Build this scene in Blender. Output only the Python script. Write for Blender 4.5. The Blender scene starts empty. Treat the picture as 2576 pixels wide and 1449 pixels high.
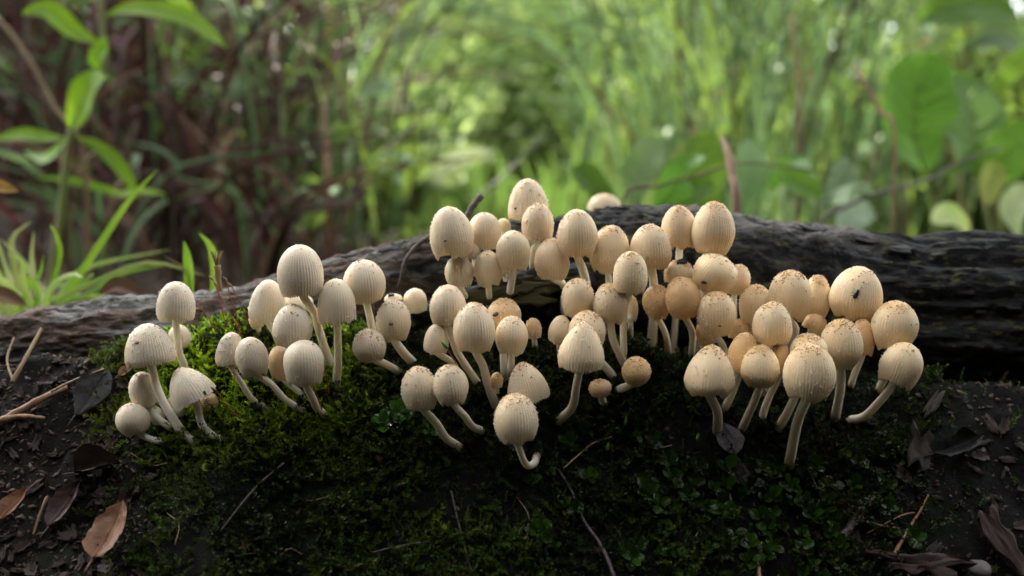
import bpy, math, random
import numpy as np
from mathutils import Vector, Matrix

# ------------------------------------------------------------------ camera, world, sun, exposure
SC = bpy.context.scene
COL = SC.collection
random.seed(7)
RNG = np.random.default_rng(11)
ZC, CY, LENS = 0.13, -0.25, 35.0           # camera height, camera Y, focal length: a macro view, one unit is one metre
FPX = 2576 * LENS / 36.0                   # focal length in the pixels of the 2576 wide photograph
PITCH = math.atan(174.5 / FPX)
cam_d = bpy.data.cameras.new('camera'); cam = bpy.data.objects.new('camera', cam_d); COL.objects.link(cam)
cam.location = (0, CY, ZC); cam.rotation_euler = (math.pi / 2 - PITCH, 0, 0)
cam_d.lens = LENS; cam_d.sensor_width = 36; cam_d.clip_start = 0.01; cam_d.clip_end = 300
cam_d.dof.use_dof = True; cam_d.dof.focus_distance = 0.248; cam_d.dof.aperture_fstop = 9.5
SC.camera = cam

SUN_EL, SUN_AZ = math.radians(58), math.radians(-42)      # the sun stands to one side, a little behind the log
wd = bpy.data.worlds.new('World'); SC.world = wd; wd.use_nodes = True
nt = wd.node_tree; nt.nodes.clear()
sky = nt.nodes.new('ShaderNodeTexSky'); sky.sky_type = 'NISHITA'; sky.sun_disc = False
sky.sun_elevation = SUN_EL; sky.sun_rotation = SUN_AZ; sky.dust_density = 3.0; sky.air_density = 1.0
hs = nt.nodes.new('ShaderNodeHueSaturation'); hs.inputs['Saturation'].default_value = 0.30
bg = nt.nodes.new('ShaderNodeBackground'); bg.inputs['Strength'].default_value = 0.13
wo = nt.nodes.new('ShaderNodeOutputWorld')
nt.links.new(sky.outputs[0], hs.inputs['Color']); nt.links.new(hs.outputs[0], bg.inputs['Color']); nt.links.new(bg.outputs[0], wo.inputs['Surface'])
sun_d = bpy.data.lights.new('sun', 'SUN'); sun_o = bpy.data.objects.new('sun', sun_d); COL.objects.link(sun_o)
sun_d.energy = 3.7; sun_d.angle = math.radians(0.5); sun_d.color = (1.0, 0.94, 0.82)
SUN_DIR = Vector((math.sin(SUN_AZ) * math.cos(SUN_EL), math.cos(SUN_AZ) * math.cos(SUN_EL), math.sin(SUN_EL)))
sun_o.rotation_euler = SUN_DIR.to_track_quat('Z', 'Y').to_euler(); sun_o.location = SUN_DIR * 12
SC.view_settings.view_transform = 'Standard'; SC.view_settings.look = 'None'
SC.view_settings.exposure = 2.95; SC.view_settings.gamma = 1.0; SC.view_settings.use_curve_mapping = False
SC.cycles.use_denoising = True
try: SC.cycles.denoiser = 'OPENIMAGEDENOISE'
except Exception: pass
SC.cycles.max_bounces = 8; SC.cycles.transparent_max_bounces = 8; SC.cycles.sample_clamp_indirect = 6.0

# ------------------------------------------------------------------ helpers
def lerp(a, b, t): return a + (b - a) * t
def sstep(a, b, x):
    t = np.clip((np.asarray(x, float) - a) / (b - a), 0, 1); return t * t * (3 - 2 * t)
UPV = np.array([0, math.sin(PITCH), math.cos(PITCH)]); FWD = np.array([0, math.cos(PITCH), -math.sin(PITCH)])
CAM = np.array([0, CY, ZC])
def ray(px, py): return FWD + np.array([(px - 1288) / FPX, 0, 0]) + UPV * ((724.5 - py) / FPX)
def P(px, py, Y):
    """the point of the place that stands at distance plane Y in the direction of a photograph pixel"""
    d = ray(px, py); return CAM + d * ((Y - CY) / d[1])
def mpp(px, py, Y):
    d = ray(px, py); return ((Y - CY) / d[1]) / FPX

def _hash(ix, iy, iz, seed):
    h = (ix.astype(np.int64) * 374761393 + iy.astype(np.int64) * 668265263 + iz.astype(np.int64) * 2147483647 + seed * 974711) & 0xffffffff
    h = ((h ^ (h >> 13)) * 1274126177) & 0xffffffff
    h = ((h ^ (h >> 16)) * 2246822519) & 0xffffffff
    return ((h ^ (h >> 15)) & 0xffff) / 65535.0
def vnoise(x, y, z=0.0, seed=0):
    x, y, z = np.broadcast_arrays(np.asarray(x, float), np.asarray(y, float), np.asarray(z, float))
    ix, iy, iz = np.floor(x), np.floor(y), np.floor(z)
    fx, fy, fz = x - ix, y - iy, z - iz
    fx, fy, fz = [f * f * (3 - 2 * f) for f in (fx, fy, fz)]
    out = 0
    for dx in (0, 1):
        for dy in (0, 1):
            for dz in (0, 1):
                w = (fx if dx else 1 - fx) * (fy if dy else 1 - fy) * (fz if dz else 1 - fz)
                out = out + w * _hash(ix + dx, iy + dy, iz + dz, seed)
    return out * 2 - 1
def fbm(x, y, z=0.0, seed=0, octv=4):
    a, s, out = 1.0, 0.0, 0.0
    for o in range(octv):
        out = out + a * vnoise(np.asarray(x) * 2 ** o, np.asarray(y) * 2 ** o, np.asarray(z) * 2 ** o, seed + o * 17); s += a; a *= 0.5
    return out / s

def mesh(name, V, faces, mat, smooth=True, attrs=None):
    """faces: a list of (n, k) integer arrays, each of one polygon size"""
    V = np.asarray(V, np.float32).reshape(-1, 3)
    faces = [np.asarray(f, np.int32) for f in faces if len(f)]
    loops = np.concatenate([f.ravel() for f in faces]); tot = np.concatenate([np.full(len(f), f.shape[1], np.int32) for f in faces])
    st = np.concatenate([[0], np.cumsum(tot)[:-1]]).astype(np.int32)
    me = bpy.data.meshes.new(name)
    me.vertices.add(len(V)); me.vertices.foreach_set('co', V.ravel())
    me.loops.add(len(loops)); me.loops.foreach_set('vertex_index', loops)
    me.polygons.add(len(tot)); me.polygons.foreach_set('loop_start', st); me.polygons.foreach_set('loop_total', tot)
    if smooth: me.polygons.foreach_set('use_smooth', np.ones(len(tot), bool))
    me.update(calc_edges=True)
    for k, a in (attrs or {}).items():
        a = np.asarray(a, np.float32)
        if a.ndim == 1:
            at = me.attributes.new(k, 'FLOAT', 'POINT'); at.data.foreach_set('value', a)
        else:
            at = me.attributes.new(k, 'FLOAT_COLOR', 'POINT'); at.data.foreach_set('color', np.c_[a, np.ones(len(a))].astype(np.float32).ravel())
    if mat: me.materials.append(mat)
    return me
def obj(name, me, parent=None, M=None):
    o = bpy.data.objects.new(name, me); COL.objects.link(o)
    if parent: o.parent = parent
    if M is not None: o.matrix_local = M
    return o
def empty(name, loc, label=None, cat=None, group=None):
    o = bpy.data.objects.new(name, None); COL.objects.link(o); o.location = loc; o.empty_display_size = 0.01
    return tag(o, label, cat, group)
def tag(o, label=None, cat=None, group=None, kind=None):
    for k, v in (('label', label), ('category', cat), ('group', group), ('kind', kind)):
        if v: o[k] = v
    return o
def T(loc): return Matrix.Translation(Vector(loc))
def frame(axis, roll=0.0):
    """rotation that carries +Z to axis"""
    q = Vector(axis).normalized().to_track_quat('Z', 'Y'); return q.to_matrix().to_4x4() @ Matrix.Rotation(roll, 4, 'Z')

def curve(pts, n):
    """Catmull-Rom through pts, n samples"""
    p = np.asarray(pts, float)
    if len(p) == 2: return p[0] + (p[1] - p[0]) * np.linspace(0, 1, n)[:, None]
    q = np.vstack([2 * p[0] - p[1], p, 2 * p[-1] - p[-2]])
    t = np.linspace(0, len(p) - 1 - 1e-9, n); i = t.astype(int); f = (t - i)[:, None]
    a, b, c, d = q[i], q[i + 1], q[i + 2], q[i + 3]
    return 0.5 * ((2 * b) + (-a + c) * f + (2 * a - 5 * b + 4 * c - d) * f * f + (-a + 3 * b - 3 * c + d) * f ** 3)
def tube(pts, rad, seg=8, rough=0.0, seed=0, caps=True):
    """vertices and faces of a tapered tube"""
    p = np.asarray(pts, float); n = len(p); rad = np.broadcast_to(np.asarray(rad, float), (n,))
    tg = np.gradient(p, axis=0); tg /= np.linalg.norm(tg, axis=1)[:, None] + 1e-12
    u = np.cross(tg[0], [0.13, 0.31, 0.94]); 
    if np.linalg.norm(u) < 1e-3: u = np.cross(tg[0], [1, 0, 0])
    U = []
    for k in range(n):
        u = u - tg[k] * np.dot(u, tg[k]); u = u / (np.linalg.norm(u) + 1e-12); U.append(u)
    U = np.array(U); W = np.cross(tg, U)
    th = np.arange(seg) * 2 * math.pi / seg
    r = rad[:, None] * np.ones(seg)
    if rough:
        kk = np.arange(n)[:, None]
        r = r * (1 + rough * vnoise(np.cos(th)[None] * 1.7 + 5, np.sin(th)[None] * 1.7 + 5, kk * 0.55, seed))
    V = p[:, None] + (U[:, None] * np.cos(th)[None, :, None] + W[:, None] * np.sin(th)[None, :, None]) * r[..., None]
    i = np.arange(n - 1)[:, None] * seg; j = np.arange(seg)[None]; jn = (j + 1) % seg
    F = np.stack([i + j, i + jn, i + seg + jn, i + seg + j], -1).reshape(-1, 4)
    V = V.reshape(-1, 3); fs = [F]
    if caps:
        fs.append(np.arange(seg)[::-1][None]); fs.append((np.arange(seg) + (n - 1) * seg)[None])
    return V, fs
def merge(parts):
    """join several (V, faces) lists"""
    Vs, fs, o = [], [], 0
    for V, F in parts:
        Vs.append(V)
        for f in F: fs.append(np.asarray(f) + o)
        o += len(V)
    by = {}
    for f in fs: by.setdefault(f.shape[1], []).append(f)
    return np.vstack(Vs), [np.vstack(v) for v in by.values()]
def scatter(tmplV, tmplF, mats3, locs):
    """copies of one template: mats3 (n,3,3), locs (n,3) -> one big vertex and face array"""
    n, m = len(locs), len(tmplV)
    V = np.einsum('nij,mj->nmi', mats3, tmplV) + locs[:, None]
    fs = [(f[None] + (np.arange(n) * m)[:, None, None]).reshape(-1, f.shape[1]) for f in tmplF]
    return V.reshape(-1, 3), fs
def basis(zdir, spin, scale):
    """(n,3,3) frames with local z along zdir, spun, scaled"""
    z = zdir / np.linalg.norm(zdir, axis=1)[:, None]
    ref = np.where(np.abs(z[:, 2:3]) < 0.95, np.array([[0, 0, 1.0]]), np.array([[1.0, 0, 0]]))
    x = np.cross(ref, z); x /= np.linalg.norm(x, axis=1)[:, None]; y = np.cross(z, x)
    c, s = np.cos(spin)[:, None], np.sin(spin)[:, None]
    X, Y = x * c + y * s, -x * s + y * c
    return np.stack([X, Y, z], -1) * np.asarray(scale).reshape(-1, 1, 1)

# ------------------------------------------------------------------ materials
def material(name, col, col2=None, nscale=200.0, rough=0.6, spec=0.4, transl=0.0, tcol=None, sss=0.0, sssr=(1, .6, .35), ssss=0.001,
             bump=0.0, bscale=800.0, stretch=(1, 1, 1), attr=None, rand=0.0, lo=0.35, hi=0.65, coord='Object', third=None, bdist=0.0006):
    """one procedural material: two noise-mixed colours, an optional third in patches, object-random brightness, bump, leaf translucency"""
    m = bpy.data.materials.new(name); m.use_nodes = True
    t = m.node_tree; N, L = t.nodes, t.links
    pb = N['Principled BSDF']; out = N['Material Output']
    pb.inputs['Roughness'].default_value = rough; pb.inputs['Specular IOR Level'].default_value = spec
    tc = N.new('ShaderNodeTexCoord'); mp = N.new('ShaderNodeMapping'); mp.inputs['Scale'].default_value = stretch
    L.new(tc.outputs[coord], mp.inputs[0])
    def noise(s, d=5):
        n = N.new('ShaderNodeTexNoise'); n.inputs['Scale'].default_value = s; n.inputs['Detail'].default_value = d
        n.inputs['Roughness'].default_value = 0.62; L.new(mp.outputs[0], n.inputs['Vector']); return n.outputs['Fac']
    def ramp(src, a, b):
        r = N.new('ShaderNodeMapRange'); r.inputs['From Min'].default_value = a; r.inputs['From Max'].default_value = b; L.new(src, r.inputs['Value']); return r.outputs[0]
    def mix(f, a, b, mode='MIX'):
        x = N.new('ShaderNodeMix'); x.data_type = 'RGBA'; x.blend_type = mode
        if isinstance(f, float): x.inputs['Factor'].default_value = f
        else: L.new(f, x.inputs['Factor'])
        for k, v in (('A', a), ('B', b)):
            s = [i for i in x.inputs if i.name == k and i.type == 'RGBA'][0]
            if isinstance(v, tuple): s.default_value = (*v, 1)
            else: L.new(v, s)
        return [o for o in x.outputs if o.type == 'RGBA'][0]
    c = col
    if attr:
        a = N.new('ShaderNodeAttribute'); a.attribute_name = attr; c = a.outputs['Color']
    if col2: c = mix(ramp(noise(nscale), lo, hi), c, col2)
    if third: c = mix(ramp(noise(third[1]), third[2], third[3]), c, third[0])
    if rand:
        oi = N.new('ShaderNodeObjectInfo'); h = N.new('ShaderNodeHueSaturation')
        r1 = N.new('ShaderNodeMapRange'); r1.inputs['To Min'].default_value = 1 - rand; r1.inputs['To Max'].default_value = 1 + rand
        L.new(oi.outputs['Random'], r1.inputs['Value']); L.new(r1.outputs[0], h.inputs['Value'])
        r2 = N.new('ShaderNodeMapRange'); r2.inputs['To Min'].default_value = 0.5 - rand * .05; r2.inputs['To Max'].default_value = 0.5 + rand * .05
        sn = N.new('ShaderNodeMath'); sn.operation = 'FRACT'; mu = N.new('ShaderNodeMath'); mu.operation = 'MULTIPLY'; mu.inputs[1].default_value = 7.31
        L.new(oi.outputs['Random'], mu.inputs[0]); L.new(mu.outputs[0], sn.inputs[0]); L.new(sn.outputs[0], r2.inputs['Value']); L.new(r2.outputs[0], h.inputs['Hue'])
        if isinstance(c, tuple): h.inputs['Color'].default_value = (*c, 1)
        else: L.new(c, h.inputs['Color'])
        c = h.outputs[0]
    if isinstance(c, tuple): pb.inputs['Base Color'].default_value = (*c, 1)
    else: L.new(c, pb.inputs['Base Color'])
    if sss:
        pb.inputs['Subsurface Weight'].default_value = sss; pb.inputs['Subsurface Radius'].default_value = sssr; pb.inputs['Subsurface Scale'].default_value = ssss
    if bump:
        b = N.new('ShaderNodeBump'); b.inputs['Strength'].default_value = bump; b.inputs['Distance'].default_value = bdist
        L.new(noise(bscale, 6), b.inputs['Height']); L.new(b.outputs[0], pb.inputs['Normal'])
    if transl:
        tr = N.new('ShaderNodeBsdfTranslucent'); ms = N.new('ShaderNodeMixShader'); ms.inputs[0].default_value = transl
        if tcol: L.new(mix(1.0, c, tcol, 'MULTIPLY'), tr.inputs['Color'])
        elif isinstance(c, tuple): tr.inputs['Color'].default_value = (*c, 1)
        else: L.new(c, tr.inputs['Color'])
        L.new(pb.outputs[0], ms.inputs[1]); L.new(tr.outputs[0], ms.inputs[2]); L.new(ms.outputs[0], out.inputs['Surface'])
    return m
def glass_mat(name):
    m = bpy.data.materials.new(name); m.use_nodes = True; pb = m.node_tree.nodes['Principled BSDF']
    pb.inputs['Base Color'].default_value = (1, 1, 1, 1); pb.inputs['Roughness'].default_value = 0.02; pb.inputs['IOR'].default_value = 1.33
    pb.inputs['Transmission Weight'].default_value = 1.0; return m
MAT = dict(
    cap=material('mushroom_cap', (1, 1, 1), attr='tint', rough=0.46, spec=0.4, sss=0.7, ssss=0.0009, sssr=(1, .60, .32), bump=0.25, bscale=2600, rand=0.05),
    stem=material('mushroom_stem', (0.80, 0.74, 0.62), (0.72, 0.64, 0.50), 900, attr='tint', lo=.5, hi=1.4, rough=0.5, spec=0.3, sss=0.6, ssss=0.0016, sssr=(1, .8, .55), bump=0.2, bscale=3000, rand=0.06),
    speck=material('veil_granule', (1, 1, 1), attr='tint', rough=0.18, spec=0.8),
    fuzz=material('stem_fuzz', (0.80, 0.76, 0.66), rough=0.35, spec=0.5),
    dew=glass_mat('dew_water'),
    soil=material('shade_dark_humus', (0.004, 0.0027, 0.0022), (0.005, 0.0033, 0.0025), 300, attr='tint', lo=.4, hi=.8, rough=0.85, spec=0.12, bump=0.9, bscale=700, third=((0.003, 0.0042, 0.001), 40, .5, .62)),
    log=material('rotten_log_bark', (0.006, 0.005, 0.005), (0.005, 0.004, 0.0036), 260, rough=0.65, spec=0.16, bump=1.0, bscale=700, stretch=(.5, 1, 1), bdist=.0022, attr='tint', lo=.5, hi=.7, third=((0.060, 0.056, 0.013), 420, .57, .64)),
    flake=material('bark_flake', (0.006, 0.005, 0.0045), (0.022, 0.019, 0.017), 500, rough=0.6, spec=0.25, bump=0.8, bscale=1200, stretch=(.25, 1, 1), rand=.35),
    lichen=material('olive_lichen_crust', (0.10, 0.085, 0.028), (0.045, 0.04, 0.016), 700, rough=0.8, spec=0.2, bump=0.9, bscale=1500),
    twig=material('dark_twig', (0.03, 0.019, 0.014), (0.075, 0.048, 0.032), 900, rough=0.5, spec=0.45, bump=0.6, bscale=2200, rand=.25),
    purple_twig=material('purple_twig', (0.035, 0.012, 0.018), (0.07, 0.04, 0.04), 800, rough=0.4, spec=0.5, bump=.5, bscale=2000),
    root=material('pale_root', (0.30, 0.20, 0.10), (0.18, 0.10, 0.05), 900, rough=0.5, spec=0.4, rand=.2),
    red_root=material('orange_root', (0.20, 0.085, 0.028), (0.11, 0.04, 0.015), 900, rough=0.45, spec=0.45, bump=.4, bscale=2500),
    seta=material('red_seta', (0.16, 0.016, 0.012), (0.24, 0.05, 0.02), 900, rough=0.3, spec=0.5),
    pod=material('moss_capsule', (0.16, 0.13, 0.03), (0.10, 0.055, 0.02), 900, rough=0.3, spec=0.5, rand=.3),
    green_pod=material('green_capsule', (0.12, 0.26, 0.04), rough=0.3, spec=0.5, transl=.25),
    moss=material('feather_moss', (1, 1, 1), attr='tint', rough=0.4, spec=0.22, transl=0.35),
    round_moss=material('round_leaf_moss', (0.024, 0.056, 0.005), (0.012, 0.028, 0.003), 500, rough=0.2, spec=0.16, transl=0.3, rand=.4),
    pale_moss=material('wet_pale_moss', (0.045, 0.12, 0.02), (0.028, 0.08, 0.012), 500, rough=0.12, spec=0.6, transl=0.3, rand=.3),
    leaf_tan=material('tan_dead_leaf', (0.26, 0.125, 0.055), (0.15, 0.065, 0.03), 260, rough=0.5, spec=0.35, transl=.12, bump=.7, bscale=700),
    leaf_brown=material('brown_dead_leaf', (0.060, 0.026, 0.017), (0.028, 0.013, 0.010), 260, rough=0.5, spec=0.4, bump=.7, bscale=700, rand=.35),
    leaf_grey=material('grey_dead_leaf', (0.030, 0.025, 0.024), (0.014, 0.012, 0.012), 260, rough=0.5, spec=0.25, bump=.6, bscale=700, rand=.2),
    leaf_dark=material('black_dead_leaf', (0.007, 0.0052, 0.0042), (0.003, 0.0024, 0.002), 260, rough=0.55, spec=0.2, bump=.7, bscale=700),
    leaf_purple=material('purple_dead_leaf', (0.05, 0.026, 0.030), (0.026, 0.016, 0.02), 260, rough=0.4, spec=0.45, bump=.6, bscale=700),
    leaf_yellow=material('yellow_leaf', (0.45, 0.28, 0.06), (0.30, 0.17, 0.04), 160, rough=0.5, spec=0.35, transl=.25),
    chip=material('wood_chip', (0.075, 0.04, 0.026), (0.025, 0.015, 0.011), 350, rough=0.6, spec=0.3, bump=.9, bscale=900, stretch=(.2, 1, 1), rand=.4),
    pale_wood=material('pale_wood', (0.30, 0.18, 0.10), (0.17, 0.09, 0.05), 350, rough=0.6, spec=0.3, bump=.8, bscale=900, stretch=(1, 1, .2)),
    stone=material('pebble', (0.22, 0.19, 0.17), (0.12, 0.09, 0.08), 200, rough=0.6, spec=0.35, bump=.5, bscale=600, rand=.3),
    grass=material('grass_blade', (0.28, 0.44, 0.05), (0.17, 0.32, 0.035), 40, rough=0.4, spec=0.4, transl=.45, tcol=(1, 1, .7), rand=.25),
    grass_pale=material('pale_grass_blade', (0.42, 0.47, 0.14), (0.27, 0.37, 0.07), 40, rough=0.45, spec=0.35, transl=.4, rand=.25),
    herb=material('herb_leaf', (0.22, 0.38, 0.035), (0.16, 0.30, 0.025), 30, rough=0.4, spec=0.4, transl=.5, tcol=(1, 1, .6), rand=.2),
    herb_stem=material('herb_stem', (0.16, 0.24, 0.05), (0.20, 0.16, 0.06), 60, rough=0.5, spec=0.3),
    broad=material('broad_leaf', (0.14, 0.27, 0.035), (0.09, 0.19, 0.022), 14, rough=0.4, spec=0.35, transl=.5, rand=.25),
    greyleaf=material('greyish_leaf', (0.26, 0.36, 0.20), (0.18, 0.27, 0.13), 20, rough=0.5, spec=0.3, transl=.35, rand=.2),
    reed=material('reed_blade', (0.115, 0.19, 0.07), (0.07, 0.13, 0.045), 6, rough=0.45, spec=0.35, transl=.4, rand=.35),
    vein=material('leaf_vein', (0.22, 0.32, 0.09), rough=0.5, spec=0.3, transl=.3),
    straw=material('dry_stalk', (0.24, 0.155, 0.085), (0.14, 0.08, 0.04), 20, rough=0.6, spec=0.25, transl=.1, rand=.35),
    dead=material('dead_undergrowth', (0.075, 0.042, 0.027), (0.035, 0.021, 0.014), 9, rough=0.7, spec=0.2, rand=.4),
    red_leaf=material('dark_red_leaf', (0.11, 0.018, 0.020), (0.05, 0.012, 0.012), 20, rough=0.45, spec=0.35, transl=.3, rand=.3),
    fern=material('fern_frond', (0.11, 0.18, 0.035), (0.16, 0.23, 0.06), 5, rough=0.6, spec=0.1, transl=.5, tcol=(1.05, 1.05, .75), rand=.25),
    canopy=material('woodland_leaf', (0.20, 0.29, 0.09), (0.40, 0.47, 0.24), 1.6, rough=0.45, spec=0.35, transl=.5, tcol=(1.0, 1.05, .75), rand=.2),
    litter=material('brown_leaf_litter', (0.10, 0.05, 0.03), (0.05, 0.026, 0.017), 30, rough=0.6, spec=0.25),
    thicket=material('sky_block_leaf', (0.03, 0.035, 0.015), (0.05, 0.035, 0.02), 3, rough=0.6, spec=0.2, transl=.2),
    trunk=material('tree_bark', (0.09, 0.055, 0.038), (0.04, 0.028, 0.02), 9, rough=0.8, spec=0.2, bump=.6, bscale=30, stretch=(1, 1, .2)),
    meadow=material('woodland_grass', (0.09, 0.17, 0.03), (0.16, 0.24, 0.05), 2.0, rough=0.5, spec=0.3, transl=.45),
)

# ------------------------------------------------------------------ the ground: one sheet, a mossy bank under the log, wood floor behind
Y0 = 0.022
_cx = np.array([-2500, -300, 0, 250, 420, 650, 850, 1100, 1300, 1500, 1700, 2000, 2300, 2576, 2900, 5000])
_cy = np.array([940, 930, 930, 918, 880, 815, 850, 868, 850, 872, 925, 965, 985, 1000, 1010, 1040])
_crX = np.array([P(a, b, Y0)[0] for a, b in zip(_cx, _cy)]); _crZ = np.array([P(a, b, Y0)[2] for a, b in zip(_cx, _cy)])
def ground_base(x, y):
    x = np.asarray(x, float); y = np.asarray(y, float)
    zc = np.interp(x, _crX, _crZ)
    d = Y0 - y
    slope = 0.95 * d + 2.0 * np.clip(d, 0, .03) ** 2
    front = zc - np.where(d > 0, slope, 0)
    floor = -0.012 + 0.0 * x
    k = 0.012
    front = np.logaddexp(front / k, floor / k) * k                       # soft foot of the bank
    t = sstep(0.0, 0.10, y - Y0)
    back = 0.064 + 0.025 * sstep(0.1, 1.2, y) + 0.10 * sstep(1.2, 6, y) + 0.06 * sstep(.02, -.5, x) * sstep(.12, .8, y)
    back = back + 0.012 * fbm(x * 3, y * 3, 0, 5, 3) * sstep(.1, .5, y) + 0.05 * fbm(x * .5, y * .5, 0, 9, 2) * sstep(1, 4, np.hypot(x, y))
    t = sstep(0.0, 0.10, y - Y0 - .035 * sstep(0, .04, x))
    return np.where(y > Y0, lerp(zc, back, t), front)
def ground_h(x, y):
    x = np.asarray(x, float); y = np.asarray(y, float)
    near = sstep(.35, .15, np.hypot(x, y))
    z = ground_base(x, y)
    z = z + near * (0.0042 * fbm(x * 60, y * 60, 0, 21, 4) + 0.0018 * fbm(x * 260, y * 260, 0, 33, 3))
    return z
def axis_coords(lo, hi, step, far):
    mid = np.arange(lo, hi, step); out = [hi]
    s = step
    while out[-1] < far: s *= 1.28; out.append(out[-1] + s)
    neg = [lo]; s = step
    while neg[-1] > -far: s *= 1.28; neg.append(neg[-1] - s)
    return np.concatenate([np.array(neg[1:])[::-1], mid, np.array(out)])
gx = axis_coords(-.19, .19, .00115, 90); gy = axis_coords(-.075, .09, .00115, 90)
GX, GY = np.meshgrid(gx, gy); GZ = ground_h(GX, GY)
nx, ny = len(gx), len(gy)
i = (np.arange(ny - 1)[:, None] * nx + np.arange(nx - 1)[None]).ravel()
far = (sstep(.09, .2, GY) + sstep(.3, .6, np.hypot(GX, GY)))[..., None].clip(0, 1)
gt_ = lerp(lerp(np.array([.0016, .0012, .0010]), np.array([.007, .0042, .0032]), sstep(-.06, -.11, GX)[..., None]) * (1 + .8 * fbm(GX * 90, GY * 90, 0, 3, 3))[..., None], np.array([.05, .03, .02]), far)  # near humus tinted almost black, deep shade put into its colour
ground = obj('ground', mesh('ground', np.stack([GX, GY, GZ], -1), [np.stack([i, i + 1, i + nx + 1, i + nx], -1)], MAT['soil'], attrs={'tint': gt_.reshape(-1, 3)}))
tag(ground, 'humus bank with shade painted into its near-black soil, and woodland floor', 'ground', kind='structure')

# ------------------------------------------------------------------ the fallen log
# photograph: x, y of the upper edge, radius in pixels, distance plane of the axis
LOGPTS = [(-500, 850, 115, .046), (-200, 825, 115, .046), (0, 796, 112, .046), (150, 764, 108, .046), (400, 742, 102, .046), (620, 720, 92, .045), (820, 658, 92, .047), (1080, 590, 115, .053),
          (1250, 566, 145, .058), (1400, 541, 172, .061), (1500, 524, 188, .063), (1650, 514, 200, .065), (1850, 535, 214, .066), (2000, 556, 220, .067), (2150, 580, 222, .067),
          (2280, 598, 222, .067), (2400, 594, 228, .067), (2576, 600, 232, .067), (2900, 640, 232, .067), (3300, 720, 232, .067)]
_lc, _lr = [], []
for a, b, r, y in LOGPTS:
    s = mpp(a, b, y); _lc.append(P(a, b + r, y)); _lr.append(r * s)
NL = 800
LC = curve(_lc, NL); LR = np.interp(np.linspace(0, len(_lr) - 1, NL), np.arange(len(_lr)), _lr)
def log_hit(pts):
    d = np.linalg.norm(pts[:, None] - LC[None, ::4], axis=2) - LR[None, ::4]
    return d.min(1)
def hit(px, py, lift=0.0, far=.14):
    """where the ray of a photograph pixel meets the bank or the log"""
    d = ray(px, py); ys = np.linspace(-.09, far, 500); t = (ys - CY) / d[1]
    pts = CAM + d * t[:, None]
    ins = (pts[:, 2] - lift < ground_h(pts[:, 0], pts[:, 1])) | (log_hit(pts) < lift)
    k = int(np.argmax(ins)) if ins.any() else len(ys) - 1
    return pts[k]
SEG = 180
th = np.arange(SEG) * 2 * math.pi / SEG
tg = np.gradient(LC, axis=0); tg /= np.linalg.norm(tg, axis=1)[:, None]
U = np.cross(tg, [0, 1, 0]); U /= np.linalg.norm(U, axis=1)[:, None]; W = np.cross(tg, U)
S = LC[:, 0][:, None] + 0 * th; ct, st = np.cos(th)[None] + 0 * S, np.sin(th)[None] + 0 * S
rightend = sstep(.092, .118, S)
grain = lerp(fbm(S * 90, ct * 5 + 9, st * 5 + 9, 3, 4), fbm(S * 26, ct * 8 + 9, st * 8 + 9, 4, 4), rightend); fine = fbm(S * 190, ct * 24 + 3, st * 24 + 3, 8, 3); lump = fbm(S * 28, ct * 1.6, st * 1.6, 14, 3)
crack = np.abs(fbm(S * 30, ct * 10 + 40, st * 10 + 40, 55, 3)); crack = -np.clip(.10 - crack, 0, 1) * 6
scaly = fbm(S * 240, ct * 5.5, st * 5.5, 77, 4)
disp = 0.0022 * lump + 0.0008 * grain + 0.0006 * fine + 0.0013 * crack * (0.5 + rightend) + 0.0020 * scaly * (1 - rightend)
slab = np.floor(fbm(S * 9 + ct, ct * 5, st * 5, 90, 2) * 7) / 7
disp = disp + rightend * (0.0030 * slab + 0.0016 * grain)
r = LR[:, None] + disp * np.clip(LR[:, None] / .014, .45, 1)
V = LC[:, None] + (U[:, None] * ct[..., None] + W[:, None] * st[..., None]) * r[..., None]
i = np.arange(NL - 1)[:, None] * SEG; j = np.arange(SEG)[None]; jn = (j + 1) % SEG
F = np.stack([i + j, i + jn, i + SEG + jn, i + SEG + j], -1).reshape(-1, 4)
# wood colour changes along the log: greyed lichen-spotted wood at the thin end, black bark in the middle, weathered fibre at the torn end
thin = sstep(-.010, -.055, S)[..., None]; re = rightend[..., None]
n1 = (0.5 + 0.5 * fbm(S * 70, ct * 3, st * 3, 101, 3))[..., None]; n2 = (0.5 + .5 * fbm(S * 260, ct * 5 + 7, st * 5, 111, 3))[..., None]
ridge = sstep(.05, .55, grain + .5 * scaly + .6 * crack)[..., None]; black = np.array([.0045, .0038, .0035]) * (0.7 + .8 * n1) + ridge * np.array([.034, .026, .021]); greyw = lerp(np.array([.17, .115, .09]), np.array([.26, .25, .23]), sstep(.45, .62, n1)) * (.65 + .6 * n2)
fibre = lerp(np.array([.006, .0055, .0055]), np.array([.045, .042, .040]), sstep(.35, .8, .5 * n2 + .5 * ridge) * sstep(.35, .6, n1))
topw = (U[:, None] * ct[..., None] + W[:, None] * st[..., None])[..., 2:3]
worn = sstep(.75, .97, topw + .2 * (n2 - .5)) * sstep(.035, .06, S)[..., None] * (1 - re)
tint = lerp(lerp(lerp(black, greyw, thin), fibre, re), np.array([.17, .15, .13]), .85 * worn)
log_me = mesh('log', V, [F, np.arange(SEG)[None], (np.arange(SEG) + (NL - 1) * SEG)[::-1][None]], MAT['log'], attrs={'tint': tint.reshape(-1, 3)})
log = obj('fallen_log', log_me)
tag(log, 'long rotten fallen log with black bark behind the mushrooms', 'log')

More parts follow.
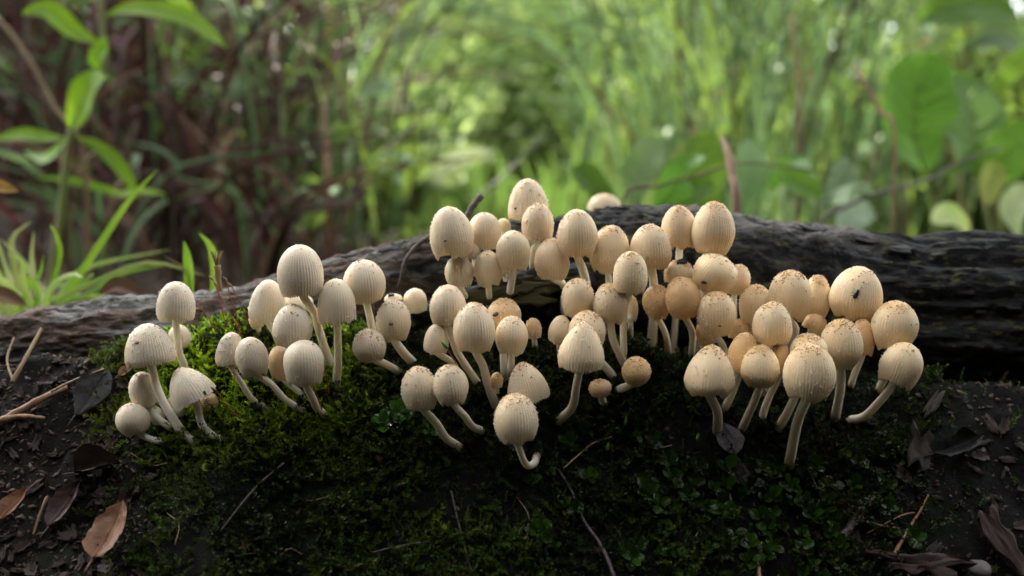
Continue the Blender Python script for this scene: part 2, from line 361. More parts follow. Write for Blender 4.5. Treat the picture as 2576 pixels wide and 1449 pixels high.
def chip_mesh(name, L, Wd, H, mat, seed, ragged=.25, nx=9, ny=5, taper=.35):
    """a ragged plate of bark or wood, lying in its local xy plane"""
    u = np.linspace(-.5, .5, nx); v = np.linspace(-.5, .5, ny); UU, VV = np.meshgrid(u, v, indexing='ij')
    e = 1 + ragged * vnoise(UU * 5 + seed, VV * 2, seed * 1.3, 3)
    wob = 1 - taper * np.abs(UU * 2) ** 3
    X = UU * L * (1 + 1.2 * ragged * vnoise(VV * 6, seed, 0, 7)); Yv = VV * Wd * e * wob
    Zt = H * (.5 + .5 * fbm(UU * 3, VV * 9, seed, 5, 3)) + .12 * L * (UU ** 2) * math.sin(seed) + H * .3
    top = np.stack([X, Yv, Zt], -1).reshape(-1, 3); bot = np.stack([X * .96, Yv * .94, Zt - H * .9], -1).reshape(-1, 3)
    n = nx * ny; a = (np.arange(nx - 1)[:, None] * ny + np.arange(ny - 1)[None]).ravel()
    Ft = np.stack([a, a + ny, a + ny + 1, a + 1], -1); Fb = Ft[:, ::-1] + n
    rim = [k * ny for k in range(nx)] + [(nx - 1) * ny + k for k in range(1, ny)] + [k * ny + ny - 1 for k in range(nx - 2, -1, -1)] + [k for k in range(ny - 2, 0, -1)]
    rim = np.array(rim); rn = np.roll(rim, -1); Fs = np.stack([rn, rim, rim + n, rn + n], -1)
    return mesh(name, np.vstack([top, bot]), [Ft, Fb, Fs], mat, smooth=False)
flakes = [chip_mesh('bark_flake', 1, .42, .05, MAT['flake'], s) for s in (1, 2, 3, 4)]
def on_log(f, ang):
    k = int(np.clip(f * NL, 0, NL - 1)); d = U[k] * math.cos(ang) + W[k] * math.sin(ang)
    return LC[k] + d * LR[k], d, tg[k]
def plate(parent, me, p, nrm, along, size, name):
    z = Vector(nrm).normalized(); x = Vector(along); x = (x - z * x.dot(z)).normalized(); y = z.cross(x)
    M = Matrix((x, y, z)).transposed().to_4x4()
    return obj(name, me, parent, T(p) @ M @ Matrix.Diagonal((size[0], size[1], size[2], 1)))
fl = random.Random(5)
for k in range(120):
    f = fl.uniform(.30, .93) if k % 3 else fl.uniform(.35, .75); kk = int(f * NL)
    # angle that faces the front or the top of the log
    best = max((fl.uniform(0, 2 * math.pi) for _ in range(5)), key=lambda a: -(U[kk] * math.cos(a) + W[kk] * math.sin(a))[1] * .7 + (U[kk] * math.cos(a) + W[kk] * math.sin(a))[2])
    p, d, t = on_log(f, best); s = fl.uniform(.002, .007) * (.8 if f > .78 else 1)
    al = np.array(t) + np.random.default_rng(k).normal(0, .12, 3)
    plate(log, fl.choice(flakes), p - d * .0004, d, al, (s * 1.3, s * fl.uniform(.6, 1.1), s), 'bark_flake')

# the dark broken branch that leans on the log, with its olive lichen crust
def px_path(pts): return [P(*p) for p in pts]
def solid(name, pts, rad, mat, parent=None, seg=9, n=26, rough=.12, seed=1):
    c = curve(pts, n); rr = np.interp(np.linspace(0, 1, n), np.linspace(0, 1, len(rad)), rad)
    V, F = tube(c, rr, seg, rough, seed)
    o = obj(name, mesh(name, V, F, mat), parent); return o
branch = solid('broken_branch', px_path([(800, 935, .024), (890, 880, .023), (985, 826, .023), (1080, 788, .024), (1180, 752, .027), (1300, 722, .031), (1420, 700, .034), (1540, 690, .039)]),
               [.0012, .0026, .0031, .0030, .0034, .0042, .0044, .003], MAT['log'], n=70, seg=26, rough=.45, seed=4)
c = branch.data.color_attributes if False else branch.data.attributes.new('tint', 'FLOAT_COLOR', 'POINT')
nv = len(branch.data.vertices); co = np.empty(nv * 3, np.float32); branch.data.vertices.foreach_get('co', co); co = co.reshape(-1, 3)
nn = (.5 + .5 * fbm(co[:, 0] * 500, co[:, 1] * 900, co[:, 2] * 900, 5, 3))[:, None]
c.data.foreach_set('color', np.c_[lerp(np.array([.006, .005, .005]), np.array([.05, .044, .042]), sstep(.45, .8, nn)), np.ones(nv)].astype(np.float32).ravel())
tag(branch, 'thin black broken branch with olive lichen leaning on the log', 'branch')
crusts = [chip_mesh('lichen_crust', 1, .55, .12, MAT['lichen'], s, .45, 13, 8) for s in (11, 12, 13)]
for k, (a, b, y, s) in enumerate([(1215, 742, .0245, .011), (1290, 722, .0270, .013), (1350, 722, .0285, .012), (1395, 700, .0295, .010), (1330, 752, .0262, .011), (1255, 760, .0235, .009), (1425, 720, .030, .008)]):
    plate(branch, crusts[k % 3], P(a, b, y), (0.1, -.85, .5), (1, 0, .25 + .3 * math.sin(k * 3)), (s, s * .75, s), 'lichen_crust')

# ------------------------------------------------------------------ the mushrooms
# zoom windows in which each was measured: origin in the 2576 wide photograph, pixels per window pixel
WIN = {1: (276.7, 628.9, .3473), 2: (528.3, 591.2, .3298), 3: (981.1, 427.7, .3298), 4: (981.1, 717.0, .3298), 5: (1358.4, 478.0, .3298), 6: (1672.9, 654.1, .3733)}
# window, apex, foot of the cap, width, rim ratio, form, distance in mm, stem points, stem width, granules, label
MUSH = [
 (1, (490,226), (475,512), 272, .93, 'b', 6, [(488,500),(485,620),(500,740),(545,850),(575,930)], 56, .1, 'slender pale mushroom with bell cap standing above the mossy thin end of the log'),
 (1, (275,530), (300,845), 345, .98, 'b', 0, [(310,825),(330,960),(380,1090),(460,1230),(550,1350),(640,1400)], 66, .15, 'wide bell mushroom with a red speck on its cap and long slanting stem'),
 (1, (500,852), (622,1110), 318, 1.0, 'c', -3, [(612,1100),(660,1250),(730,1335),(800,1380)], 56, .2, 'tilted cone-capped mushroom with brownish tip and a moss capsule touching its rim'),
 (1, (225,880), (265,1135), 205, .72, 'e', 3, [(280,1120),(340,1210),(430,1280),(520,1310)], 56, .3, 'egg-capped mushroom tucked under the wide bell mushroom'),
 (1, (122,1112), (205,1340), 232, .68, 'e', -1, [(215,1320),(290,1368),(380,1385),(520,1365)], 52, .3, 'lowest small round mushroom on a sideways stem beside the leaf litter'),
 (1, (300,1130), (345,1275), 135, .8, 'e', 8, [(345,1260),(420,1290),(470,1300)], 40, .1, 'pale half-hidden mushroom behind the sideways-stemmed round one'),
 (1, (450,1050), (525,1205), 160, .8, 'e', 6, [(530,1195),(570,1260),(640,1300)], 44, .1, 'small mushroom peeping out behind the tilted cone cap'),
 (1, (745,1040), (690,1180), 140, .85, 'e', 7, [(690,1170),(690,1240)], 40, .2, 'small orange mushroom in shade under the rim of the tilted cone cap'),
 (1, (500,540), (510,705), 160, .8, 'e', 15, [(510,690),(520,780)], 45, .1, 'small round mushroom behind the stem of the slender bell mushroom'),
 (2, (685,70), (700,470), 347, .80, 'e', 0, [(735,440),(790,580),(830,720),(880,880),(935,1030)], 66, .05, 'tallest egg-capped mushroom of the mossy clump with smooth clean top'),
 (2, (465,338), (430,655), 275, .92, 'b', 8, [(460,630),(500,760),(540,880)], 55, .1, 'mushroom with bell cap behind the tallest one of the mossy clump'),
 (2, (965,330), (970,670), 290, .95, 'b', 3, [(975,650),(975,800),(975,1000),(960,1200)], 62, .25, 'mushroom with straight upright stem and tan bell cap beside the tallest one'),
 (2, (635,525), (632,848), 300, .75, 'e', -3, [(650,830),(680,930),(730,1060)], 60, .4, 'mushroom with brown-dotted crown in the middle of the mossy clump'),
 (2, (1165,185), (1190,512), 322, .78, 'e', 4, [(1200,490),(1218,620),(1240,720),(1280,860)], 62, .6, 'speckled egg-capped mushroom close before the bare log, beside the mossy clump'),
 (2, (715,797), (722,1148), 300, .82, 'e', -7, [(750,1130),(775,1230),(825,1330),(900,1400)], 64, .05, 'neatly ribbed mushroom lowest in the mossy clump on a short curved stem'),
 (2, (180,738), (150,1008), 225, .84, 'b', 2, [(195,990),(235,1120),(320,1250),(450,1345)], 48, .1, 'pale bell mushroom at the outer edge of the mossy clump'),
 (2, (300,775), (345,1085), 245, .72, 'e', -2, [(370,1040),(460,1130),(580,1260),(750,1370)], 52, .2, 'leaning mushroom on a long slanting stem over bright green moss'),
 (2, (530,840), (545,1098), 180, .75, 'e', 4, [(570,1080),(680,1200),(760,1290)], 48, .2, 'orange-tinted mushroom squeezed behind the neatly ribbed one'),
 (2, (1205,708), (1235,970), 258, .65, 'r', 3, [(1270,930),(1350,990),(1450,1055)], 62, .7, 'ball-shaped freckled mushroom facing outward below the speckled egg cap'),
 (2, (1400,490), (1400,800), 268, .62, 'e', 6, [(1420,780),(1470,890),(1555,990)], 72, .6, 'mushroom with a brown pit on its cap beside the thin black branch'),
 (2, (1400,445), (1400,535), 140, .85, 'e', 15, [(1400,520),(1405,620)], 45, .1, 'small pale mushroom under a black crumb behind the pitted cap'),
 (2, (1560,405), (1570,592), 180, .88, 'e', 14, [(1570,570),(1575,680)], 45, .05, 'small pale smooth mushroom behind the thin black branch'),
 (2, (335,590), (370,712), 110, .8, 'e', 14, [(370,700),(375,760)], 40, .1, 'tiny shaded mushroom low against the log behind the mossy clump'),
 (2, (690,430), (660,570), 230, .9, 'e', 13, [(660,550),(665,700)], 50, .1, 'mushroom almost hidden between the tallest one and its neighbours'),
 (3, (435,278), (490,655), 335, .76, 'e', 0, [(490,640),(510,740),(530,900),(540,1010)], 60, .1, 'large strongly ribbed mushroom before the thin dark twig on the log'),
 (3, (715,322), (730,610), 250, .82, 'e', 9, [(770,590),(785,680),(790,800)], 52, .1, 'mushroom with smooth sandy cap tucked behind the large ribbed one'),
 (3, (1045,65), (1062,378), 318, 1.0, 'b', 17, [(1065,360),(1070,460),(1075,560)], 60, .3, 'topmost bell mushroom with dark speck standing against the green wood'),
 (3, (525,645), (535,893), 225, .76, 'e', 2, [(555,880),(575,960),(590,1030)], 44, .1, 'small mushroom directly below the large strongly ribbed one'),
 (3, (745,615), (752,885), 215, .76, 'e', 3, [(755,870),(757,960),(760,1030)], 50, .2, 'small upright mushroom whose stem stands on the lichen-crusted branch'),
 (3, (935,460), (945,765), 260, .70, 'e', -2, [(935,750),(922,880),(910,1000)], 60, .2, 'egg-capped mushroom on a straight stem before the olive lichen'),
 (3, (1130,252), (1125,542), 248, .82, 'e', 11, [(1090,530),(1090,640),(1090,740)], 62, .3, 'mushroom in front of the topmost bell, its stem on the dark log'),
 (3, (1225,515), (1240,833), 268, .70, 'e', 5, [(1285,790),(1310,860),(1330,920)], 60, .4, 'tan mushroom half behind the frosted mushroom above the lichen'),
 (3, (1420,297), (1430,664), 312, .76, 'e', -3, [(1450,645),(1470,760),(1495,870)], 72, .35, 'frosted thickly dewed mushroom on a straight stem at the middle of the log'),
 (3, (880,735), (880,818), 95, .85, 'e', 10, [(880,810),(880,870)], 36, .1, 'sliver of a small mushroom between two straight stems on the branch'),
 (3, (630,560), (640,682), 110, .85, 'e', 8, [(640,670),(650,760)], 36, .1, 'small mushroom showing only its edge behind the large ribbed cap'),
 (3, (865,368), (865,470), 115, .85, 'e', 24, [(865,460),(865,540)], 36, .1, 'tiny cap peeping over the log behind the sandy mushroom'),
 (5, (490,27), (490,210), 272, .95, 'b', 97, [(490,190),(490,300)], 60, .5, 'mushroom behind the log with only its crown above the bark'),
 (4, (445,-5), (440,308), 282, .76, 'e', -3, [(450,290),(500,480),(580,620),(700,800)], 60, .3, 'plump dewy mushroom with long slanting stem below the black branch'),
 (4, (360,292), (350,523), 190, .82, 'b', -5, [(415,500),(470,590),(510,680)], 56, .3, 'small squarish yellowish mushroom with a green moss capsule before it'),
 (4, (640,128), (645,508), 322, .72, 'e', -8, [(680,480),(710,620),(750,770),(815,950)], 68, .5, 'big finely ribbed mushroom with orange granules on its crown, below the lichen'),
 (4, (870,100), (870,345), 262, .85, 'e', 3, [(865,330),(865,520),(875,740)], 58, .8, 'shaded orange mushroom with black specks behind the big finely ribbed one'),
 (4, (930,230), (925,528), 250, .72, 'e', -4, [(925,510),(925,600),(920,690)], 58, .2, 'even egg-shaped mushroom beside the big finely ribbed one'),
 (4, (215,615), (235,948), 285, .80, 'e', -11, [(285,920),(350,1050),(430,1170),(545,1255)], 66, .5, 'greyish mushroom low on the dark moss, twin to a yellower one'),
 (4, (440,605), (480,918), 270, .66, 'e', -14, [(510,890),(570,1000),(630,1080),(705,1120)], 60, .5, 'yellowish mushroom low on the dark moss leaning on a greyish one'),
 (4, (1000,585), (1065,890), 322, 1.0, 'c', -8, [(1065,860),(1070,960)], 60, .4, 'brown-tipped conical mushroom behind the lowest upright mushroom'),
 (4, (955,820), (965,1205), 345, .72, 'e', -19, [(975,1180),(1000,1290),(1045,1375),(1100,1360),(1122,1300)], 58, .5, 'lowest upright mushroom on a hooked stem over dark moss'),
 (4, (1480,272), (1448,655), 355, .90, 'k', -14, [(1430,630),(1420,780),(1390,930),(1285,1045)], 68, .25, 'brightest cream mushroom with a peaked crown and long bare stem'),
 (4, (1495,195), (1510,480), 285, .8, 'e', -5, [(1540,470),(1610,590),(1700,700)], 66, .6, 'grey-tan mushroom directly behind the brightest peaked one'),
 (4, (1315,230), (1285,445), 178, .82, 'e', -2, [(1290,430),(1300,540)], 46, .1, 'small neatly striped mushroom beside the brightest peaked one'),
 (4, (1085,250), (1100,410), 125, .8, 'e', 9, [(1100,400),(1105,480)], 44, .5, 'small brown mushroom in shade behind a tuft of dry moss'),
 (4, (1590,718), (1610,855), 175, .75, 'e', -1, [(1612,840),(1630,920)], 60, .2, 'dim brown button mushroom deep in shade at the foot of stems'),
 (4, (815,665), (815,785), 95, .8, 'e', 1, [(815,770),(815,830)], 40, .2, 'tiny brown button between the stems below the big finely ribbed mushroom'),
 (5, (550,268), (520,635), 300, .68, 'e', 6, [(525,610),(525,700),(527,820)], 54, .8, 'orange-speckled mushroom half hidden beside the frosted one'),
 (5, (830,258), (852,608), 318, .74, 'e', 1, [(858,590),(868,720),(872,850)], 72, .4, 'broad mushroom on a thick straight stem in the middle of the crowd'),
 (5, (690,465), (685,793), 262, .72, 'e', -5, [(660,770),(645,900),(635,1080),(640,1260)], 58, .6, 'long egg-capped mushroom below the broad thick-stemmed one'),
 (5, (1045,118), (1065,443), 275, .86, 'e', 7, [(1055,420),(1060,530),(1062,640)], 60, .7, 'mushroom with granular crown before the crest of the log, lower twin of the highest one'),
 (5, (1325,88), (1310,478), 330, .74, 'e', 3, [(1275,450),(1260,530),(1250,650)], 68, .8, 'highest frosted mushroom of the crowd, rising to the crest of the log'),
 (5, (1385,502), (1275,782), 338, .75, 'r', -4, [(1290,760),(1285,880),(1280,1000)], 60, .2, 'smooth broad mushroom bowed forward with a small black fly on it'),
 (5, (1530,567), (1480,800), 195, .75, 'e', 4, [(1485,780),(1480,900)], 50, .5, 'narrow mushroom behind the smooth bowed one'),
 (5, (1085,535), (1040,725), 225, .8, 'e', 4, [(1040,700),(1040,850)], 50, .8, 'mushroom with a clump of black crumbs on its crown'),
 (5, (880,712), (892,985), 222, .62, 'r', -2, [(925,965),(955,1090),(980,1220)], 52, .3, 'small orange round mushroom below the broad thick-stemmed one'),
 (5, (1065,660), (1105,970), 268, .62, 'e', -6, [(1150,940),(1165,1100),(1155,1270)], 58, .5, 'leaning egg-capped mushroom beside the small orange round one'),
 (5, (1345,770), (1340,1115), 300, .68, 'e', -9, [(1375,1090),(1400,1200),(1405,1320)], 58, .6, 'glossy mushroom below the bowed one with a dark pin spot'),
 (5, (1240,1000), (1295,1175), 170, .85, 'e', -3, [(1300,1160),(1310,1270)], 50, .2, 'shaded mushroom peeping from under the glossy pin-spotted one'),
 (5, (290,670), (285,965), 250, .72, 'e', 0, [(300,950),(330,1100),(360,1250)], 52, .5, 'tan mushroom directly below the frosted one'),
 (5, (525,705), (540,1023), 270, .62, 'e', -6, [(540,1000),(560,1150),(640,1330)], 62, .7, 'golden speckled mushroom beside the tan one, on a stem leaning into shade'),
 (5, (695,800), (690,1005), 110, .8, 'e', 1, [(690,990),(690,1110)], 44, .3, 'mushroom edge showing behind the golden speckled one'),
 (5, (730,1265), (730,1490), 222, .7, 'r', -5, [(720,1460),(660,1500),(600,1530)], 66, .6, 'dim round mushroom lying low in the dark hollow'),
 (6, (612,163), (598,423), 218, .75, 'e', -2, [(600,400),(590,520),(580,640)], 50, .9, 'rust-dotted mushroom wedged behind two paler ones'),
 (6, (845,66), (830,403), 287, .64, 'e', -4, [(900,370),(880,470),(825,580)], 58, .9, 'rust-dotted egg mushroom before black bark, beside the largest one'),
 (6, (1030,98), (1000,395), 195, .7, 'e', 2, [(1000,380),(990,480),(980,600)], 50, .8, 'narrow rust-dotted mushroom next to the largest one'),
 (6, (1310,40), (1262,400), 342, .66, 'e', -5, [(1215,380),(1160,460),(1120,600)], 60, .3, 'largest pale mushroom with a black beetle on its cap before the bark'),
 (6, (1555,273), (1530,603), 302, .64, 'e', -4, [(1530,590),(1500,740),(1440,880)], 58, .9, 'round rust-crowned mushroom at the outer end of the crowd'),
 (6, (1635,555), (1545,852), 272, .86, 'e', -8, [(1520,830),(1440,960),(1340,1055),(1240,1085)], 58, .2, 'smooth ribbed mushroom beneath the rust-crowned end one, on a sweeping stem'),
 (6, (1180,395), (1185,733), 287, .56, 'e', -9, [(1215,710),(1180,880),(1145,1070)], 66, 1.0, 'brown-crowned egg mushroom below the largest one'),
 (6, (1320,392), (1330,648), 165, .76, 'e', -1, [(1320,620),(1280,760),(1250,860)], 50, .2, 'narrow peach mushroom with a black crumb behind the brown-crowned one'),
 (6, (720,280), (720,580), 262, .72, 'e', -10, [(725,560),(700,700),(660,900)], 54, .7, 'bright egg mushroom in the middle of the lower crowd'),
 (6, (640,570), (640,862), 255, .58, 'e', -14, [(630,840),(590,980),(515,1150)], 58, 1.0, 'small round mushroom with dense rust granules over a leaning stem'),
 (6, (545,485), (505,765), 200, .78, 'e', -7, [(490,740),(450,900),(400,1010)], 56, .3, 'pinkish shaded mushroom behind the small rust-dense one'),
 (6, (975,558), (960,945), 343, .70, 'e', -17, [(915,915),(890,1100),(835,1390)], 72, .7, 'big bright mushroom with shining crown on a long stem into moss'),
 (6, (965,496), (965,705), 248, .85, 'e', -9, [(900,900),(850,980),(765,1140)], 62, 1.2, 'dark rust-crowned mushroom right behind the big shining one'),
 (6, (320,568), (292,918), 338, .84, 'k', -14, [(350,890),(352,1020),(352,1160)], 68, .6, 'broad brown-crowned mushroom on a straight stem above a dark dead leaf'),
 (6, (780,550), (770,785), 125, .8, 'e', -6, [(730,780),(690,950),(650,1090)], 52, .3, 'peach mushroom edge between the rust-dense and the shining ones'),
 (6, (1050,370), (980,490), 155, .85, 'e', 0, [(980,480),(970,600)], 46, .2, 'peach mushroom in shade behind the brown-crowned egg'),
 (6, (510,395), (480,540), 125, .85, 'e', 0, [(480,520),(470,640)], 40, .2, 'shaded orange mushroom in the gap behind the glossy pin-spotted one'),
 (6, (575,415), (565,520), 95, .85, 'e', 1, [(565,500),(560,620)], 40, .2, 'deepest shaded peach mushroom between the bright egg and its neighbours'),
]
FORM = {'e': (.40, 2.0, .50), 'b': (.18, 2.1, .50), 'c': (.12, 1.6, .60), 'k': (.24, 1.55, .60), 'r': (.46, 2.0, .50)}
FOLD = math.radians(6)
def cap_arrays(R, H, rr, form, ng, seg, seed, rings=18):
    """ribbed cap, apex on +Z, rim at z = 0, with its hollow underside"""
    um, a, b = FORM[form]; jr = random.Random(seed); um = max(.05, um + jr.uniform(-.07, .06)); a *= jr.uniform(.88, 1.12); rr = min(1.02, rr * jr.uniform(.93, 1.06))
    tt = np.linspace(0, 1, rings) ** 1.25
    nu = int(rings * .66)
    s = np.cos(np.linspace(0, math.pi / 2, nu)); u_top = um + (1 - um) * s
    u_low = um * (1 - np.linspace(0, 1, rings - nu + 1)[1:])
    u = np.concatenate([u_top, u_low])
    sr = np.clip((u - um) / (1 - um), 0, 1); low = np.clip((um - u) / um, 0, 1)
    rad = np.where(u >= um, np.maximum(1 - sr ** a, 0) ** b, 1 - (1 - rr) * low ** 1.8)
    rad[0] = 0.015
    th = np.arange(seg) * 2 * math.pi / seg
    gr = (.5 + .5 * np.cos(ng * th)) ** 2.6
    gr = gr * (.75 + .5 * vnoise(th * ng / 6.28 + .5, seed, 0, 5))
    amp = .034 * sstep(.93, .70, u) * (.65 + .35 * sstep(.0, .3, 1 - u))
    rgh = 1 + .045 * vnoise(np.cos(th)[None] * 1.3 + seed, np.sin(th)[None] * 1.3, u[:, None] * 1.5, 2)
    r = R * rad[:, None] * (1 - amp[:, None] * gr[None]) * rgh
    rimw = .06 * vnoise(th * 2.2, seed * 1.7, 0, 9) + .018 * np.cos(ng * th)
    z = H * (u[:, None] + (1 - u[:, None]) ** 4 * rimw[None])
    inn = [(.955 * rad[-1], .005), (.90 * rad[-1] + .02, .06), (.80, .25), (.55, .55), (.12, .62)]
    for q, (ri, ui) in enumerate(inn):
        r = np.vstack([r, np.minimum(R * ri, R * .93) * (1 - (.05 if q > 1 else amp[-1]) * gr)[None]]); z = np.vstack([z, H * (ui + (rimw if q < 2 else 0) * np.ones(seg))[None]])
    n = len(r)
    V = np.stack([r * np.cos(th), r * np.sin(th), z], -1).reshape(-1, 3)
    i = np.arange(n - 1)[:, None] * seg; j = np.arange(seg)[None]; jn = (j + 1) % seg
    F = np.stack([i + j, i + seg + j, i + seg + jn, i + jn], -1).reshape(-1, 4)
    uu = np.concatenate([u, np.full(len(inn), -1.0)])
    return V, [F, np.arange(seg)[None], (np.arange(seg) + (n - 1) * seg)[::-1][None]], uu, rad, u
OCT_V = np.array([[1, 0, 0], [-1, 0, 0], [0, 1, 0], [0, -1, 0], [0, 0, 1], [0, 0, -1]], float)
OCT_F = [np.array([[0, 2, 4], [2, 1, 4], [1, 3, 4], [3, 0, 4], [2, 0, 5], [1, 2, 5], [3, 1, 5], [0, 3, 5]])]
TET_V = np.array([[1, 1, 1], [-1, -1, 1], [-1, 1, -1], [1, -1, -1]], float) * .7; TET_F = [np.array([[0, 1, 2], [0, 3, 1], [0, 2, 3], [1, 3, 2]])]
def drop_mesh():
    V, F = [], []
    n, m = 10, 7
    for a in range(m):
        ph = math.pi * (a + .5) / m
        for b in range(n): V.append((math.sin(ph) * math.cos(2 * math.pi * b / n), math.sin(ph) * math.sin(2 * math.pi * b / n), math.cos(ph)))
    for a in range(m - 1):
        for b in range(n): F.append((a * n + b, (a + 1) * n + b, (a + 1) * n + (b + 1) % n, a * n + (b + 1) % n))
    return mesh('dew_drop', V, [np.array(F), np.arange(n)[None], (np.arange(n) + (m - 1) * n)[::-1][None]], MAT['dew'])
DROP = drop_mesh()

# layout: turn every measurement into a place, then part the caps in depth until none sits in another
lay = []
for w, a, f, wd_, rr, form, mm, st_, sw, gr_, lab in MUSH:
    ox, oy, k = WIN[w]
    cv = lambda p: (ox + p[0] * k, oy + p[1] * k)
    lay.append(dict(a=cv(a), f=cv(f), w=wd_ * k, rr=rr, form=form, Y=mm / 1000, st=[cv(p) for p in st_], sw=sw * k, gr=gr_, label=lab))
for m in lay:
    m['c'] = ((m['a'][0] + m['f'][0]) / 2, (m['a'][1] + m['f'][1]) / 2)
    h = hit(*m['c']); m['lim'] = h[1] - .42 * m['w'] * mpp(*m['c'], .0)
    if m['Y'] > .08: m['lim'] = m['Y']                              # this one stands behind the log
    if m['Y'] < .08: m['Y'] += float(np.clip((hit(*m['st'][-1])[1] - m['Y'] - .018) * .5, 0, .014))   # the higher ones stand closer to the log
    m['Y'] = min(m['Y'], m['lim'])
for it in range(60):
    moved = 0
    for i1 in range(len(lay)):
        for i2 in range(i1 + 1, len(lay)):
            A, B = lay[i1], lay[i2]
            if A['Y'] > B['Y']: A, B = B, A                        # A stands nearer
            s = 1.0e-4
            ra, rb = A['w'] * .5 * s, B['w'] * .5 * s
            d2 = math.hypot((A['c'][0] - B['c'][0]) * s, (A['c'][1] - B['c'][1]) * s * .84)
            if d2 >= ra + rb: continue
            need = math.sqrt((ra + rb) ** 2 - d2 ** 2) * .93; gap = B['Y'] - A['Y']
            if gap < need - 1e-5:
                push = (need - gap) * .5; moved += push
                nb = min(B['Y'] + push, B['lim']); A['Y'] -= push + (push - (nb - B['Y'])) * .5; B['Y'] = nb
    if moved < 1e-4: break
print('cap depth range mm', round(min(m['Y'] for m in lay) * 1000, 1), round(max(m['Y'] for m in lay) * 1000, 1))

GRP = 'cream ribbed mushrooms crowding the log'
for n, m in enumerate(lay):
    rnd = np.random.default_rng(100 + n); Y = m['Y']
    px = mpp(*m['c'], Y); R = m['w'] * .5 * px
    tilt = FOLD + (math.radians(16) if m['form'] == 'r' else 0)
    dirv = ray(*m['c']); view = math.atan2(-dirv[2], dirv[1])
    fy = m['f'][1] - m['rr'] * m['w'] * .5 * math.sin(max(view + tilt, 0)) * .8
    pa, pf = P(m['a'][0], m['a'][1], Y), P(m['f'][0], fy, Y)
    ax = pa - pf; H2 = np.linalg.norm(ax); ax = ax / H2; ax = ax + np.array([0, -math.tan(tilt), 0]); H = H2 * (1.0 if m['form'] != 'r' else 1.02); ax /= np.linalg.norm(ax)
    # stem: from inside the cap down to the bank, the branch or the log
    sp = m['st']; base = hit(*sp[-1])
    Yb = (max(base[1], Y - .004) if base[1] < Y + .05 else Y + .02) if Y < .08 else Y + .003
    deep = Yb > Y + .022 and Y < .08; Yb = min(Yb, Y + .022)
    pts = [pf + ax * H * .45, pf + ax * H * .02]
    for q, s_ in enumerate(sp[1:]):
        f = (q + 1) / max(len(sp) - 1, 1); pts.append(P(s_[0], s_[1], lerp(Y, Yb, f ** 1.3)))
    d = ray(*sp[-1]); pts.append(pts[-1] + d / np.linalg.norm(d) * .0035 + np.array([0, 0, -.003]))
    if deep:                                                        # foot out of sight: bend down into the bank
        q = pts[-1]; gzz = float(ground_h(q[0], q[1] + .006)); pts += [q + np.array([0, .003, min((gzz - q[2]) * .5, -.002)]), np.array([q[0], q[1] + .006, min(gzz - .002, q[2] - .005)])]
    elif base[1] >= Y + .05 or Y > .08:                                          # foot hidden behind others: go straight down to the ground
        q = pts[-1]; pts.append(np.array([q[0], q[1] + .003, min(q[2] - .004, float(ground_h(q[0], q[1] + .003)) - .001)]))
    sr = m['sw'] * .5 * px
    c = curve(pts, 26); rad = sr * np.interp(np.linspace(0, 1, 26), [0, .15, .6, 1], [.80, .88, 1.0, 1.22])
    root = empty('mushroom', c[-1], m['label'], 'mushroom', GRP); O = c[-1]
    V, F = tube(c - O, rad, 14, .05, n)
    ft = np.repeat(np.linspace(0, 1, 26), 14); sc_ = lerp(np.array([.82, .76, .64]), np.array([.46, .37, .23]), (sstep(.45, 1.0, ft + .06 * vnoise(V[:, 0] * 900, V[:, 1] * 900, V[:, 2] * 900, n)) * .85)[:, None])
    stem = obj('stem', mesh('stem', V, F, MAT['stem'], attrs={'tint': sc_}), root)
    ns = 170; kk = rnd.integers(2, 25, ns); an = rnd.uniform(0, 6.283, ns)
    Vr = V.reshape(26, 14, 3); loc = Vr[kk, (an / 6.283 * 14).astype(int)] * .5 + Vr[kk, ((an / 6.283 * 14).astype(int) + 1) % 14] * .5 + rnd.normal(0, sr * .04, (ns, 3))
    sV, sF = scatter(TET_V, TET_F, basis(rnd.normal(0, 1, (ns, 3)), rnd.uniform(0, 6, ns), rnd.uniform(.00006, .00013, ns)), loc)
    fz = obj('stem_fuzz', mesh('stem_fuzz', sV, sF, MAT['fuzz'], smooth=False), stem); fz['kind'] = 'stuff'
    # cap
    ng = int(np.clip(2 * math.pi * R / .00076, 24, 54)); seg = ng * (4 if R > .0042 else 3)
    V, F, uu, prof, pu = cap_arrays(R, H, m['rr'], m['form'], ng, seg, n * 3.7)
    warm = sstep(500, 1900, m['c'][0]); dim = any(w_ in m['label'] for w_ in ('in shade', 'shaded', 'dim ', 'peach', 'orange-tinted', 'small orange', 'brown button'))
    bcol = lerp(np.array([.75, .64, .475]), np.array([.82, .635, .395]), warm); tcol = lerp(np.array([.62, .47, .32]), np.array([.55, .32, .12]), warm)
    if dim: bcol = bcol * np.array([.95, .80, .62]); tcol = tcol * np.array([.9, .78, .6])  # caps standing in shade get that shade painted as a darker, warmer tint
    bcol = bcol * (1 + rnd.normal(0, .03))
    uv = np.repeat(uu, seg); crown = sstep(.72, 1.0, uv + .05 * vnoise(V[:, 0] / R * 3, V[:, 1] / R * 3, n, 4))[:, None] * (.35 + .65 * min(m['gr'], 1)) * (.7 + .4 * warm)
    mott = 1 + .07 * fbm(V[:, 0] / R * 2.5, V[:, 1] / R * 2.5, V[:, 2] / R * 2.5, n, 3)[:, None]
    tint = lerp(bcol, tcol, crown) * mott; tint[uv < 0] = np.array([.34, .25, .17])
    Mx = T(pf - O) @ frame(ax, rnd.uniform(0, 6.28))
    cap = obj('cap', mesh('cap', V, F, MAT['cap'], attrs={'tint': np.clip(tint, 0, 1)}), root, Mx)
    # granules: glistening pale ones all over, rusty ones round the crown
    nw, nb = int(330 * (R / .006) ** 1.5), int((110 + 80 * sstep(700, 1500, m['c'][0])) * m['gr'] * (R / .006) ** 1.3)
